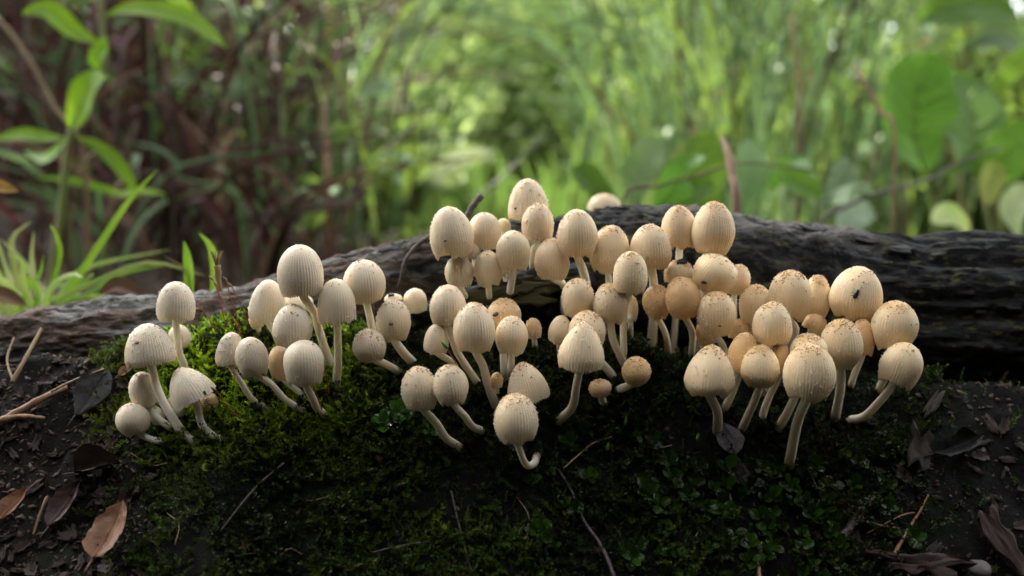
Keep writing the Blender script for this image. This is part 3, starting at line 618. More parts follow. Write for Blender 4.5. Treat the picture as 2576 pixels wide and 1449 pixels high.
    uw = 1 - rnd.uniform(0, 1, nw) ** .85; ub = 1 - np.abs(rnd.normal(0, .10, nb)) - (rnd.uniform(0, 1, nb) ** 2) * .4 * (rnd.uniform(0, 1, nb) < .16); ub = np.clip(ub, .05, .999)
    ua = np.concatenate([uw, ub]); an = rnd.uniform(0, 6.283, nw + nb)
    rr_ = R * np.interp(ua, pu[::-1], prof[::-1]) * 1.004
    loc = np.stack([rr_ * np.cos(an), rr_ * np.sin(an), H * ua], -1)
    sz = np.concatenate([rnd.uniform(.00007, .00016, nw), rnd.uniform(.00012, .00026, nb)])
    sV, sF = scatter(TET_V * 1.25, TET_F, basis(rnd.normal(0, 1, (nw + nb, 3)), rnd.uniform(0, 6, nw + nb), sz), loc)
    colr = np.concatenate([np.array([.93, .88, .78]) * rnd.uniform(.9, 1.05, (nw, 1)), lerp(np.array([.50, .25, .07]), np.array([.74, .50, .24]), rnd.uniform(0, 1, (nb, 1)))])
    gr = obj('veil_granules', mesh('veil_granules', sV, sF, MAT['speck'], smooth=False, attrs={'tint': np.clip(np.repeat(colr, 4, 0), 0, 1)}), cap); gr['kind'] = 'stuff'
    for q in range(rnd.integers(2, 8) if R > .0045 else 0):
        u1, a1 = rnd.uniform(.15, .85), rnd.uniform(0, 6.283); r1 = R * np.interp(u1, pu[::-1], prof[::-1]); s1 = rnd.uniform(.00014, .00036)
        obj('dew_drop', DROP, cap, T((r1 * math.cos(a1), r1 * math.sin(a1), H * u1)) @ Matrix.Diagonal((s1, s1, s1, 1)))
    m['base'] = base; m['cap'], m['Mx'], m['O'], m['R'], m['H'], m['prof'] = cap, Mx, O, R, H, (pu[::-1], prof[::-1])

# ------------------------------------------------------------------ moss on the bank (nobody could count it)
def sprig(n_leaf, bend, flat, seed, L=.30, Wl=.065):
    """one moss shoot of unit height: a thin stem and pointed folded leaves"""
    rg = np.random.default_rng(seed); V, F = [], []
    def axis(t): return np.array([bend * t * t, 0, t * (1 - .25 * bend * t)])
    for k in range(4):
        c = axis(k / 3); w = .018 * (1 - .6 * k / 3)
        for q in range(3): V.append(c + w * np.array([math.cos(q * 2.094), math.sin(q * 2.094), 0]))
    for k in range(3):
        for q in range(3):
            a, b, c_, d = k * 3 + q, k * 3 + (q + 1) % 3, k * 3 + 3 + (q + 1) % 3, k * 3 + 3 + q
            F += [(a, b, c_), (a, c_, d)]
    for k in range(n_leaf):
        t = .12 + .88 * (k + .5) / n_leaf; c = axis(t)
        ph = k * 2.4 + rg.uniform(-.3, .3)
        o = np.array([math.cos(ph), math.sin(ph) * (1 - flat), .55 + .5 * t]); o /= np.linalg.norm(o)
        s = np.cross(o, [0.1, .2, 1.0]); s /= np.linalg.norm(s)
        l = L * (1.15 - .6 * t) * rg.uniform(.8, 1.25); w = Wl * rg.uniform(.8, 1.3)
        b = len(V); up = np.cross(s, o)
        V += [c, c + o * l * .45 + s * w + up * w * .4, c + o * l, c + o * l * .45 - s * w + up * w * .4]
        F += [(b, b + 1, b + 2), (b, b + 2, b + 3)]
    return np.array(V), [np.array(F)]
def ground_normal(x, y, e=.004):
    gx_ = (ground_base(x + e, y) - ground_base(x - e, y)) / (2 * e); gy_ = (ground_base(x, y + e) - ground_base(x, y - e)) / (2 * e)
    n = np.stack([-gx_, -gy_, np.ones_like(gx_)], -1); return n / np.linalg.norm(n, axis=1)[:, None]
def px_of(p):
    d = p - CAM; f = d @ FWD; return 1288 + FPX * d[:, 0] / f, 724.5 - FPX * (d @ UPV) / f
def moss_bed(name, label, templates, n, dens, size, colour, seed, lean=.55):
    rg = np.random.default_rng(seed)
    x = rg.uniform(-.16, .16, n * 6); y = rg.uniform(-.062, .042, n * 6)
    z = ground_h(x, y); p = np.stack([x, y, z], -1); ux, uy = px_of(p)
    bare = (ux > 300) & (ux < 470) & (uy > 1035) & (uy < 1125)                     # bare wood under the sideways stem
    keep = (rg.uniform(0, 1, len(x)) < dens(x, y, ux, uy) * np.where(bare, .04, 1)) & (log_hit(p) > -.0005 if len(x) < 2e5 else True)
    p, ux, uy = p[keep][:n], ux[keep][:n], uy[keep][:n]
    cb = np.array([m['base'] for m in lay if m['base'][1] < .04 and 300 < m['st'][-1][0] < 2300]); cb = np.repeat(cb, 14, 0) + rg.normal(0, .0019, (len(cb) * 14, 3)); cb[:, 1] -= .0012   # tufts round the stem feet
    cb[:, 2] = ground_h(cb[:, 0], cb[:, 1]); cu_, cv2 = px_of(cb); sel = (cu_ < 900) == (name == 'feather_moss'); p, ux, uy = np.vstack([p, cb[sel]]), np.concatenate([ux, cu_[sel]]), np.concatenate([uy, cv2[sel]]); k = len(p)
    nrm = ground_normal(p[:, 0], p[:, 1])
    d = nrm * .8 + np.array([0, 0, lean]) + rg.normal(0, .42, (k, 3))
    clump = .5 + .5 * vnoise(p[:, 0] * 170, p[:, 1] * 170, 0, seed)
    sc = size * rg.uniform(.5, 1.3, k) * (.45 + .95 * clump)
    per = np.array_split(np.arange(k), len(templates)); VV, FF, CC, o = [], [], [], 0
    col = colour(p, ux, uy, rg)
    for t, ids in zip(templates, per):
        V, F = scatter(t[0], t[1], basis(d[ids], rg.uniform(0, 6.283, len(ids)), sc[ids]), p[ids] - nrm[ids] * .0006)
        VV.append(V); FF += [f + o for f in F]; CC.append(np.repeat(col[ids], len(t[0]), 0)); o += len(V)
    ob = obj(name, mesh(name, np.vstack(VV), [np.vstack(FF)], MAT['moss'], smooth=False, attrs={'tint': np.clip(np.vstack(CC), 0, 1)}))
    return tag(ob, label, 'moss', kind='stuff')
SPR = [sprig(17, b, f, s) for b, f, s in ((.35, 0, 1), (.6, .35, 2), (.2, .1, 3), (.8, .5, 4), (.45, .2, 5))]
SPR_F = [sprig(26, b, .75, s, .25, .045) for b, s in ((.5, 11), (.9, 12), (.3, 13))]
def d_bright(x, y, ux, uy):
    patch = sstep(-.15, .25, fbm(x * 40, y * 40, 0, 61, 3))
    return (sstep(190, 420, ux) * sstep(1010, 840, ux) * sstep(1230, 1050, uy) + .5 * sstep(420, 600, ux) * sstep(1500, 900, ux) * patch * sstep(1500, 1200, uy))
def c_bright(p, ux, uy, rg):
    f = np.clip(.5 + .5 * fbm(p[:, 0] * 60, p[:, 1] * 60, 0, 71, 3) + rg.normal(0, .18, len(p)), 0, 1)[:, None]
    lit_patch = (sstep(300, 480, ux) * sstep(1000, 760, ux) * sstep(1130, 1000, uy))[:, None]  # patch where light falls on the moss, painted in as brighter green
    return lerp(np.array([.020, .055, .008]), np.array([.10, .17, .016]), f) * (1 + 3.8 * lit_patch) * np.array([1.3, 1.0, .5])
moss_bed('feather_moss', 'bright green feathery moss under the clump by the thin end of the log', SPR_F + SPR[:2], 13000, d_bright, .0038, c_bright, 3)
def d_dark(x, y, ux, uy):
    patch = sstep(-.35, .15, fbm(x * 35, y * 35, 0, 91, 3))
    return np.maximum(sstep(330, 560, ux), .8 * sstep(200, 380, ux) * sstep(1080, 1200, uy)) * (.12 + .88 * sstep(2420, 2250, ux)) * (.35 + .65 * patch) * (1 - .2 * sstep(1500, 1750, ux)) * sstep(30, 0, np.abs(y) * 0)
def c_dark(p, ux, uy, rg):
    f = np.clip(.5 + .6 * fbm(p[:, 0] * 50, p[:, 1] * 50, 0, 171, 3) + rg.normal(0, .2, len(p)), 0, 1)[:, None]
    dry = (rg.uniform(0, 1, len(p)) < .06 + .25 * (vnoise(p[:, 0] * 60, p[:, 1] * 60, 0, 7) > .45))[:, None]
    c = lerp(np.array([.007, .013, .0015]), np.array([.048, .078, .006]), f ** 1.5)  # very dark greens put the shade of the bank into the moss colour
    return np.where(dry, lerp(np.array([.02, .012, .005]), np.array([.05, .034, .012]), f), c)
moss_bed('shade_toned_moss', 'moss covering the bank below the mushrooms, its shade painted in dark', SPR, 14200, d_dark, .0042, c_dark, 5, .25)

# round-leaved moss plants: rosettes of shining leaves
def round_leaf(seed):
    n, m_ = 6, 5; rg = np.random.default_rng(seed)
    t = np.linspace(0, 1, n); v = np.linspace(-1, 1, m_); TT, VV = np.meshgrid(t, v, indexing='ij')
    w = .40 * np.sin(np.pi * np.clip(TT * .93 + .07, 0, 1)) ** .62
    X = VV * w; Yv = TT; Z = .22 * np.abs(VV) * w + .25 * TT ** 2 * rg.uniform(-.6, .5) + .035 * np.sin(TT * 9 + VV * 3 + seed)
    V = np.stack([X, Yv, Z], -1).reshape(-1, 3); a = (np.arange(n - 1)[:, None] * m_ + np.arange(m_ - 1)[None]).ravel()
    return V, [np.stack([a, a + 1, a + m_ + 1, a + m_], -1)]
RL = [mesh('leaf', *round_leaf(s), MAT['round_moss']) for s in range(5)]
RLP = [mesh('leaf', *round_leaf(s + 9), MAT['pale_moss']) for s in range(3)]
def rosette(p, size, leaves, nl, label, group, seed):
    rg = random.Random(seed); x, y = float(p[0]), float(p[1]); nrm = ground_normal(np.array([x]), np.array([y]))[0] + np.array([0, -.25, .35])
    root = empty('leafy_moss_plant', p, label, 'moss plant', group); B = frame(nrm, rg.uniform(0, 6))
    for k in range(nl):
        s = size * rg.uniform(.7, 1.15); el = rg.uniform(.15, .75) + (.5 if k > nl - 3 else 0)
        Mx = B @ Matrix.Rotation(k * 2.4 + rg.uniform(-.3, .3), 4, 'Z') @ Matrix.Translation((0, .12 * s, .0006 + .0004 * k)) @ Matrix.Rotation(el, 4, 'X') @ Matrix.Diagonal((s, s, s, 1))
        obj('leaf', rg.choice(leaves), root, Mx)
rg = random.Random(21); placed = []; tries = 0
while len(placed) < 80 and tries < 4000:
    tries += 1
    a, b = rg.uniform(1330, 2330), rg.uniform(1090, 1480)
    dn = .25 + .75 * (1640 < a < 2120 and b > 1180) ; dn *= .5 + .5 * (b > 1150)
    if rg.random() > dn or any((a - c_) ** 2 + (b - d_) ** 2 < 26 ** 2 for c_, d_ in placed): continue
    placed.append((a, b))
for k, (a, b) in enumerate(placed):
    rosette(hit(a, b), rg.uniform(.0017, .0036), RL, rg.randint(6, 8), 'small dark green round-leaved moss plant on the bank', 'round-leaved moss plants low on the bank', k)
for k, (a, b) in enumerate([(985, 1068), (1010, 1080), (1000, 1048), (962, 1078), (1085, 1098), (1022, 1058)]):
    rosette(hit(a, b, .001), .0034, RLP, 7, 'wet pale round-leaved moss plant shining below the clumps', 'wet shining moss plants', 300 + k)

# ------------------------------------------------------------------ litter, twigs, roots, moss fruits
def leaf_mesh(name, L, Wd, mat, curl=.3, fold=.35, seed=0, n=16, m_=9, tip=1.0, ragged=.06, petiole=.25, thick=.00025):
    """a dead leaf along local +Y with midrib fold, curled edges, waves and a stalk"""
    t = np.linspace(0, 1, n); v = np.linspace(-1, 1, m_); TT, VV = np.meshgrid(t, v, indexing='ij')
    w = Wd * .5 * (np.sin(np.pi * np.clip(TT ** (.8 * tip), 0, 1)) ** .75 + .02) * (1 + ragged * vnoise(TT * 11, VV * .8 + 3, seed, 4))
    X = VV * w; Yv = TT * L
    Z = fold * np.abs(VV) * w + curl * L * (TT - .45) ** 2 + .06 * L * fbm(TT * 4, VV * 2 + 5, seed, 6, 3) + .025 * L * np.abs(np.sin((TT * 7 - np.abs(VV) * 1.4) * math.pi)) * np.abs(VV)
    top = np.stack([X, Yv, Z], -1).reshape(-1, 3); a = (np.arange(n - 1)[:, None] * m_ + np.arange(m_ - 1)[None]).ravel()
    Ft = np.stack([a, a + 1, a + m_ + 1, a + m_], -1); N = n * m_
    bot = top - np.array([0, 0, thick]); parts = [(np.vstack([top, bot]), [Ft, Ft[:, ::-1] + N])]
    rib = top.reshape(n, m_, 3)[:, m_ // 2]; ribp = np.vstack([rib[0] + np.array([.02 * L, -petiole * L, .05 * L]), rib[0] + np.array([0, -petiole * .5 * L, .01 * L]), rib])
    parts.append(tube(ribp + np.array([0, 0, .0001]), np.linspace(.011, .003, len(ribp)) * Wd + .00012, 6))
    V, F = merge(parts); return mesh(name, V, F, mat)
def place_leaf(me, a, b, aim, label, group=None, lift=.002, face=(0, -.7, .7), name='dead_leaf', cat='leaf', scale=1):
    """a leaf whose base lies at pixel (a, b) and which points to pixel aim"""
    p = hit(a, b, lift); q = hit(*aim, lift); y = Vector(q - p).normalized(); z = Vector(face); z = (z - y * z.dot(y)).normalized(); x = y.cross(z)
    o = obj(name, me); o.matrix_world = T(p) @ Matrix((x, y, z)).transposed().to_4x4() @ Matrix.Scale(scale, 4)
    return tag(o, label, cat, group)
place_leaf(leaf_mesh('dead_leaf', .0150, .0082, MAT['leaf_tan'], .45, .55, 3, tip=.9, ragged=.16), 236, 1412, (318, 1268), 'tan curled dead leaf with a stalk lying on dark moss below the cone cap', lift=.0068)
place_leaf(leaf_mesh('dead_leaf', .0120, .0075, MAT['leaf_brown'], .1, 1.5, 5), 190, 1190, (296, 1168), 'rolled grey-brown dead leaf on black soil above the tan one', lift=.002)
place_leaf(leaf_mesh('dead_leaf', .0115, .0050, MAT['leaf_tan'], .5, .8, 8), -20, 1325, (65, 1245), 'orange-brown folded leaf at the edge of the leaf litter', lift=.003)
place_leaf(leaf_mesh('dead_leaf', .0130, .0052, MAT['leaf_brown'], .3, .9, 9), 125, 1330, (205, 1215), 'dark brown folded leaf between the orange-brown and the tan leaves', lift=.002)
place_leaf(leaf_mesh('dead_leaf', .0150, .0085, MAT['leaf_grey'], .15, .15, 12, tip=1.5), 190, 1045, (268, 930), 'flat slate-grey dead leaf standing beside the wide bell mushroom', lift=.004, face=(.1, -.9, .35))
place_leaf(leaf_mesh('dead_leaf', .0095, .0070, MAT['leaf_purple'], .2, .4, 14), 1850, 1145, (1815, 1068), 'dark ragged dead leaf on the foot of the straight-stemmed broad mushroom', lift=.003)
place_leaf(leaf_mesh('dead_leaf', .0080, .0048, MAT['leaf_purple'], .2, .5, 15), 1872, 1222, (1838, 1158), 'small purplish dead leaf hanging on the round-leaved moss', lift=.003)
place_leaf(leaf_mesh('dead_leaf', .0150, .0060, MAT['leaf_dark'], .5, 1.0, 17, ragged=.35), 2345, 1150, (2560, 1075), 'large dim dead leaf at the dark foot of the log', lift=.004)
place_leaf(leaf_mesh('dead_leaf', .0040, .0030, MAT['leaf_tan'], .3, .4, 23), 2070, 1225, (2088, 1200), 'small orange leaf scrap beside a brown twig on the bank', lift=.002)
place_leaf(leaf_mesh('dead_leaf', .0042, .0028, MAT['leaf_tan'], .3, .6, 24), 300, 870 + 75, (322, 930), 'little red-orange leaf scrap between grey leaf and moss', lift=.002)
small = [leaf_mesh('dead_leaf', 1, w, MAT['leaf_brown'], .4, .6, s, n=12, m_=7, thick=.02, ragged=.35) for w, s in ((.5, 31), (.4, 32), (.6, 33))]
rg = random.Random(77)
for k in range(46):
    zone = k % 3
    a, b = (rg.uniform(-60, 330), rg.uniform(950, 1460)) if zone < 2 else (rg.uniform(2150, 2620), rg.uniform(1080, 1460))
    an = rg.uniform(0, 6.28)
    place_leaf(rg.choice(small), a, b, (a + 60 * math.cos(an), b + 40 * math.sin(an)), 'small crumpled brown leaf scrap in the litter on black soil', 'leaf scraps in the litter', lift=.001, scale=rg.uniform(.003, .0072), name='leaf_scrap')
chips = [chip_mesh('wood_chip', 1, .36, .25, MAT['chip'], s, .55, 8, 5, .1) for s in (21.3, 22.9, 23.4, 25.1)]
CR = np.random.default_rng(41); nc = 14000; cx_ = CR.uniform(-.16, .16, nc); cy_ = CR.uniform(-.06, .03, nc); cp = np.stack([cx_, cy_, ground_h(cx_, cy_)], -1); cu, cv_ = px_of(cp)
cp = cp[CR.uniform(0, 1, nc) < np.clip(sstep(520, 260, cu) + sstep(2050, 2350, cu) * .35 + .1, 0, 1)]; nc = len(cp)
CM = basis(CR.normal(0, 1, (nc, 3)), CR.uniform(0, 6, nc), CR.uniform(.0002, .0008, nc) * CR.uniform(.5, 1.6, nc)) * np.array([1.6, .8, .55])[None, None]
V, F = scatter(OCT_V, OCT_F, CM, cp); tag(obj('soil_crumbs', mesh('soil_crumbs', V, F, MAT['chip'], smooth=False)), 'dark crumbs of humus and rotten wood strewn on the soil', 'crumbs', kind='stuff')
def place_chip(me, a, b, size, rot, label, group=None, wide=1.0, up=.002, name='wood_chip'):
    p = hit(a, b, up); n = ground_normal(p[None, 0], p[None, 1])[0] + np.array([0, -.2, 0])
    o = plate(None, me, p, n, (math.cos(rot), 0, -math.sin(rot)), (size, size * wide, size), name); return tag(o, label, 'wood chip', group)
for k in range(90):
    zone = k % 3
    a, b = (rg.uniform(-60, 380), rg.uniform(900, 1470)) if zone < 2 else (rg.uniform(2100, 2620), rg.uniform(1060, 1470))
    place_chip(rg.choice(chips), a, b, rg.uniform(.0012, .0048), rg.uniform(0, 3.14), 'small brown crumb of rotten wood on black soil', 'crumbs of rotten wood in the litter', rg.uniform(.7, 1.4), .0006)
place_chip(chips[0], 2305, 1140, .0125, 1.9, 'upright greyish bark chip at the dark foot of the log', None, 1.2, .003, 'bark_chip')
big = [chip_mesh('wood_chip', 1, .36, .16, MAT['chip'], s, .5, 26, 11, .1) for s in (31.7, 33.2)]
place_chip(big[0], 2310, 1428, .0190, .12, 'long pale rotten wood chip lying flat beside pebbles', None, .7, .003)
place_chip(chips[2], 2345, 1020, .0080, 2.2, 'pale lit splinter of wood standing before the black hollow', None, .8, .003)
place_chip(big[1], 2520, 1370, .0120, 1.3, 'pinkish rotten wood lump beside the pale pebble', None, 1.3, .003)
def pebble(seed):
    V, F = [], []; n, m_ = 14, 9
    for a in range(m_):
        ph = math.pi * (a + .5) / m_
        for b in range(n):
            d = np.array([math.sin(ph) * math.cos(6.283 * b / n), math.sin(ph) * math.sin(6.283 * b / n), math.cos(ph)])
            V.append(d * (1 + .22 * float(vnoise(d[0] * 1.5 + seed, d[1] * 1.5, d[2] * 1.5, 4))) * np.array([1, .8, .6]))
    for a in range(m_ - 1):
        for b in range(n): F.append((a * n + b, (a + 1) * n + b, (a + 1) * n + (b + 1) % n, a * n + (b + 1) % n))
    return mesh('pebble', np.array(V), [np.array(F), np.arange(n)[None], (np.arange(n) + (m_ - 1) * n)[::-1][None]], MAT['stone'])
PB = [pebble(s) for s in (1.0, 4.0)]
for a, b, s, lab in [(2462, 1432, .0030, 'pale pointed pebble beside the long rotten wood chip')]:
    o = obj('pebble', random.choice(PB)); o.location = hit(a, b, .0008); o.scale = (s, s, s); o.rotation_euler = (.3, .2, a); tag(o, lab, 'pebble')

def on_bank(pts, lift=.001): return [hit(a, b, lift) for a, b in pts]
def strand(name, pts, r0, r1, mat, label, cat, group=None, lift=.0012, n=30, seg=6, rough=.2, pts3=None):
    c = curve(pts3 if pts3 is not None else on_bank(pts, lift), n)
    V, F = tube(c, np.linspace(r0, r1, n), seg, rough, len(label)); o = obj(name, mesh(name, V, F, mat)); return tag(o, label, cat, group)
strand('twig', [(1405, 1180), (1440, 1240), (1468, 1308), (1508, 1365), (1530, 1410), (1548, 1460)], .00035, .00055, MAT['purple_twig'], 'long purplish bent twig running down the dark bank', 'twig', lift=.0025)
strand('rootlet', [(1418, 1178), (1455, 1145), (1492, 1115), (1540, 1098)], .00022, .00016, MAT['root'], 'pale yellow rootlet pointing off the purplish twig', 'root', lift=.0035)
rt = strand('forked_root', [(2235, 1420), (2262, 1372), (2290, 1325), (2318, 1280), (2335, 1245)], .0006, .00025, MAT['red_root'], 'forked orange root lying on the moss near the thick log end', 'root', lift=.003)
for pts in ([(2128, 1282), (2175, 1305), (2215, 1322), (2262, 1330)], [(2180, 1342), (2225, 1318), (2270, 1296), (2300, 1290)], [(2270, 1355), (2290, 1350), (2310, 1352)]):
    V, F = tube(curve(on_bank(pts, .003), 16), np.linspace(.00014, .00026, 16), 5, .2, 3); obj('side_root', mesh('side_root', V, F, MAT['red_root']), rt)
strand('stick', [(2120, 1352), (2150, 1310), (2195, 1250)], .0013, .0009, MAT['twig'], 'thick grey stick end half sunk in the round-leaved moss', 'stick', lift=.002, seg=10)
strand('twig', [(2030, 1175), (2058, 1235), (2092, 1292)], .0004, .0003, MAT['twig'], 'straight brown twig beside the small orange leaf scrap', 'twig', lift=.0025)
strand('twig', [(1918, 1365), (1908, 1410), (1912, 1470)], .00045, .0005, MAT['root'], 'short tan twig standing among round-leaved moss', 'twig', lift=.003)
strand('twig', [(555, 1335), (610, 1265), (655, 1215), (715, 1165)], .0002, .0003, MAT['twig'], 'thin brown twig lying across moss below the neatly ribbed mushroom', 'twig', lift=.003)
strand('twig', [(1135, 1235), (1150, 1300), (1168, 1370), (1190, 1450)], .0003, .0002, MAT['twig'], 'thin dark twig hanging down the bank below twin mushrooms', 'twig', lift=.0025)
strand('twig', [(935, 1390), (1000, 1375), (1075, 1362)], .00025, .0002, MAT['purple_twig'], 'fine reddish twig low on the dark bank', 'twig', lift=.002)
strand('stick', [(-40, 1085), (40, 1040), (110, 1000), (170, 975)], .0013, .0007, MAT['pale_wood'], 'pale split stick pointing to the slate-grey leaf', 'stick', lift=.003, seg=9)
strand('stick', [(-20, 1062), (50, 1048), (112, 1052)], .0010, .0005, MAT['pale_wood'], 'short pale stick below the split one', 'stick', lift=.003, seg=9)
strand('dry_stalk', [(128, 985), (190, 955), (262, 928)], .00035, .0003, MAT['root'], 'straight straw lying over the slate-grey leaf', 'stalk', lift=.006)
strand('dry_stalk', [(30, 962), (62, 905), (104, 828)], .0007, .0005, MAT['straw'], 'dry straw stalk leaning on the thin end of the log', 'stalk', lift=.003)
strand('dry_stalk', [(32, 955), (18, 905), (35, 850)], .0004, .0003, MAT['straw'], 'short dry straw crossing the leaning stalk', 'stalk', lift=.003)
strand('dry_stalk', [(84, 1345), (100, 1295), (118, 1250)], .0003, .0004, MAT['straw'], 'thin grey straw upright between the folded leaves', 'stalk', lift=.004)
strand('twig', None, .00045, .0011, MAT['twig'], 'thin dark twig rising from the log behind the large ribbed mushroom', 'twig', n=44, seg=8, rough=.35,
       pts3=[P(1003, 725, .034), P(1020, 655, .034), P(1050, 618, .035), P(1082, 594, .036), P(1130, 572, .040), P(1172, 545, .043), P(1188, 520, .044), P(1210, 492, .045)])
for k, pts in enumerate([[(700, 1400), (730, 1380), (760, 1395)], [(590, 1400), (640, 1392), (690, 1405)], [(1300, 1250), (1330, 1300), (1320, 1380)], [(1600, 1110), (1640, 1130), (1690, 1120)], [(330, 1140), (380, 1170), (420, 1165)], [(420, 1290), (450, 1320), (440, 1370)], [(780, 1260), (850, 1250), (900, 1290)], [(1740, 1250), (1770, 1300), (1750, 1350)]]):
    strand('rootlet', pts, .0001, .00016, MAT['root'], 'fine pale root thread on the dark bank', 'root', 'fine root threads on the bank', lift=.002, n=16, seg=5)

def fruit(pts, label, podmat='pod', podlen=.0016, r=.00016, group=None):
    """a moss sporophyte: red stalk and capsule; pts from foot to tip, (x, y, distance)"""
    p = [P(*q) for q in pts]; root = empty('moss_sporophyte', p[0], label, 'moss fruit', group)
    c = curve(p, 22) - p[0]; V, F = tube(c, np.linspace(r * 1.1, r * .8, 22), 6); obj('stalk', mesh('stalk', V, F, MAT['seta']), root)
    d = c[-1] - c[-3]; d = d / np.linalg.norm(d) * .6 + np.array([-.5, 0, .15]); d /= np.linalg.norm(d)
    q = c[-1] + d * np.linspace(-.0002, podlen, 9)[:, None]; V, F = tube(q, podlen * .22 * np.array([.3, .8, 1, 1, .95, .85, .6, .35, .1]), 8)
    obj('capsule', mesh('capsule', V, F, MAT[podmat]), root)
def w1(x, y): return (276.7 + x * .3473, 628.9 + y * .3473)
def w4(x, y): return (981.1 + x * .3298, 717 + y * .3298)
def w2(x, y): return (528.3 + x * .3298, 591.2 + y * .3298)
for k, (pts, yy) in enumerate([([(965, 640), (880, 480), (800, 340), (745, 215)], .014), ([(845, 560), (815, 450), (790, 340), (775, 260)], .016), ([(940, 560), (905, 440), (870, 330), (845, 225)], .017), ([(1000, 540), (940, 370), (880, 262)], .018)]):
    fruit([(*w1(*p), yy) for p in pts], 'red moss stalk with brown capsule rising before the log', group='red moss stalks in a tuft before the log')
fruit([(*w1(*p), .016) for p in [(775, 610), (735, 530), (690, 460), (612, 378)]], 'bare leaning red moss stalk touching the slender bell cap', podlen=.0005)
fruit([(*w1(*p), -.012) for p in [(945, 1225), (860, 1140), (800, 1060), (768, 1020)]], 'dark moss stalk whose capsule touches the tilted cone cap', podlen=.0017)
fruit([(*w4(*p), -.019) for p in [(510, 610), (455, 520), (440, 480)]], 'green moss capsule before the small squarish mushroom', 'green_pod', .0024, .00013)
for k, (q, w, lab) in enumerate([([(905, 1215), (890, 1080), (872, 985)], w2, 'short red moss stalk beside the straight upright stem'), ([(855, 1330), (815, 1230), (790, 1150)], w2, 'red moss stalk beside the lowest stem of the mossy clump')]):
    fruit([(*w(*p), -.009) for p in q], lab, podlen=.0004)
for a, b, lab in ((1525, 1150, 'small green moss capsule by the pale rootlet'), (1570, 1085, 'upright green moss capsule above the pale rootlet'), (1750, 1125, 'tiny yellow-green capsule on dark moss below the broad crowned mushroom')):
    h = hit(a, b); root = empty('moss_sporophyte', h, lab, 'moss fruit'); c = np.array([[0, 0, -.0005], [0, -.0012, .0012], [0.0001, -.0018, .0022]])
    V, F = tube(curve(c, 8), .00012, 5); obj('stalk', mesh('stalk', V, F, MAT['seta']), root)
    q = c[-1] + np.array([.1, -.2, 1]) * np.linspace(-.0002, .0022, 9)[:, None]; V, F = tube(q, .0005 * np.array([.3, .8, 1, 1, .95, .85, .6, .35, .1]), 8); obj('capsule', mesh('capsule', V, F, MAT['green_pod']), root)
# dry flower stalk before the log
dp = [P(*p, .020) for p in (w1(800, 300), w1(785, 200), w1(775, 110))]
ds = empty('dry_flower_stalk', dp[0], 'dry pale flower stalk standing in the tuft of red moss stalks', 'stalk'); c = curve(dp, 14) - dp[0]
V, F = tube(c, np.linspace(.0006, .0011, 14), 8, .3, 4); obj('stalk', mesh('stalk', V, F, MAT['straw']), ds)
for k in range(6):
    an = k * 1.05; q = c[-1] + np.array([math.cos(an) * .6, math.sin(an) * .5, 1.4]) * np.linspace(0, .0028, 6)[:, None]; V, F = tube(q, np.linspace(.0004, .0001, 6), 5); obj('bract', mesh('bract', V, F, MAT['straw']), ds)
# crumbs and creatures on caps
def on_cap(i_, u, ang, lift=0.0):
    m = lay[i_]; r_ = m['R'] * np.interp(u, *m['prof']) + lift; Mi = m['Mx'].to_3x3(); 
    # angle measured from the side that faces the camera
    f = Mi.inverted() @ Vector((math.sin(ang), -math.cos(ang), 0)); a_ = math.atan2(f.y, f.x)
    return Vector(m['O']) + m['Mx'] @ Vector((r_ * math.cos(a_), r_ * math.sin(a_), m['H'] * u))
def idx(words_): return next(k for k, m in enumerate(lay) if words_ in m['label'])
black = material('black_insect', (0.012, 0.010, 0.012), rough=.3, spec=.5)
redm = material('red_speck', (0.30, 0.06, 0.03), rough=.4)
def insect(i_, u, ang, L, label, roll, mat=black, name='insect', cat='insect'):
    p = on_cap(i_, u, ang, .0001); root = empty(name, p, label, cat); B = Matrix.Rotation(roll, 4, 'Y')
    q = np.array([[0, 0, 1.0]]) * np.linspace(-L / 2, L / 2, 9)[:, None]; V, F = tube(q, L * .22 * np.array([.3, .75, .95, 1, 1, .9, .7, .75, .3]), 8); obj('body', mesh('body', V, F, mat), root, B)
    if name == 'insect':
        for sd in (-1, 1):
            for k in range(3):
                V, F = tube(np.array([[0, 0, (k - 1) * L * .18], [sd * L * .28, -L * .05, (k - 1) * L * .28], [sd * L * .38, L * .1, (k - 1) * L * .34]]), L * .025, 4); obj('leg', mesh('leg', V, F, mat), root, B)
insect(idx('largest pale'), .52, -.35, .0026, 'black beetle on the cap of the largest pale mushroom', .45)
insect(idx('smooth broad'), .30, -.45, .0019, 'small black fly on the smooth bowed mushroom', 1.75)
for words_, u, ang, s, lab, mt in (('red speck', .63, -.25, .0009, 'red speck on the wide bell cap', redm), ('topmost bell', .30, -.7, .0007, 'dark crumb on the topmost bell cap', black), ('large strongly', .35, -.25, .0007, 'dark crumb on the large ribbed cap', black),
                              ('pin-spotted', .28, 0, .0006, 'dark pin spot on the glossy cap', black), ('clump of black crumbs', .93, -.2, .0022, 'black crumb clump on a granular crown', black), ('brown pit', .45, 0, .0009, 'brown pit mark on the cap beside the branch', MAT['leaf_brown']),
                              ('black specks behind', .55, -.5, .0012, 'black crumb on the shaded orange cap', black), ('black crumb behind', .9, -.3, .0014, 'black crumb on the narrow peach cap', black), ('cone-capped', .08, .9, .0010, 'brown crumb on the rim of the tilted cone cap', MAT['twig'])):
    k_ = idx(words_) if words_ != 'pin-spotted' else idx('glossy mushroom below')
    o = obj('crumb', chip_mesh('crumb', s, s * .7, s * .35, mt, 3 + u * 10, .5, 6, 5)); o.location = on_cap(k_, u, ang, .0); o.rotation_euler = (1.3 - u * .9, ang, 0); tag(o, lab, 'crumb')

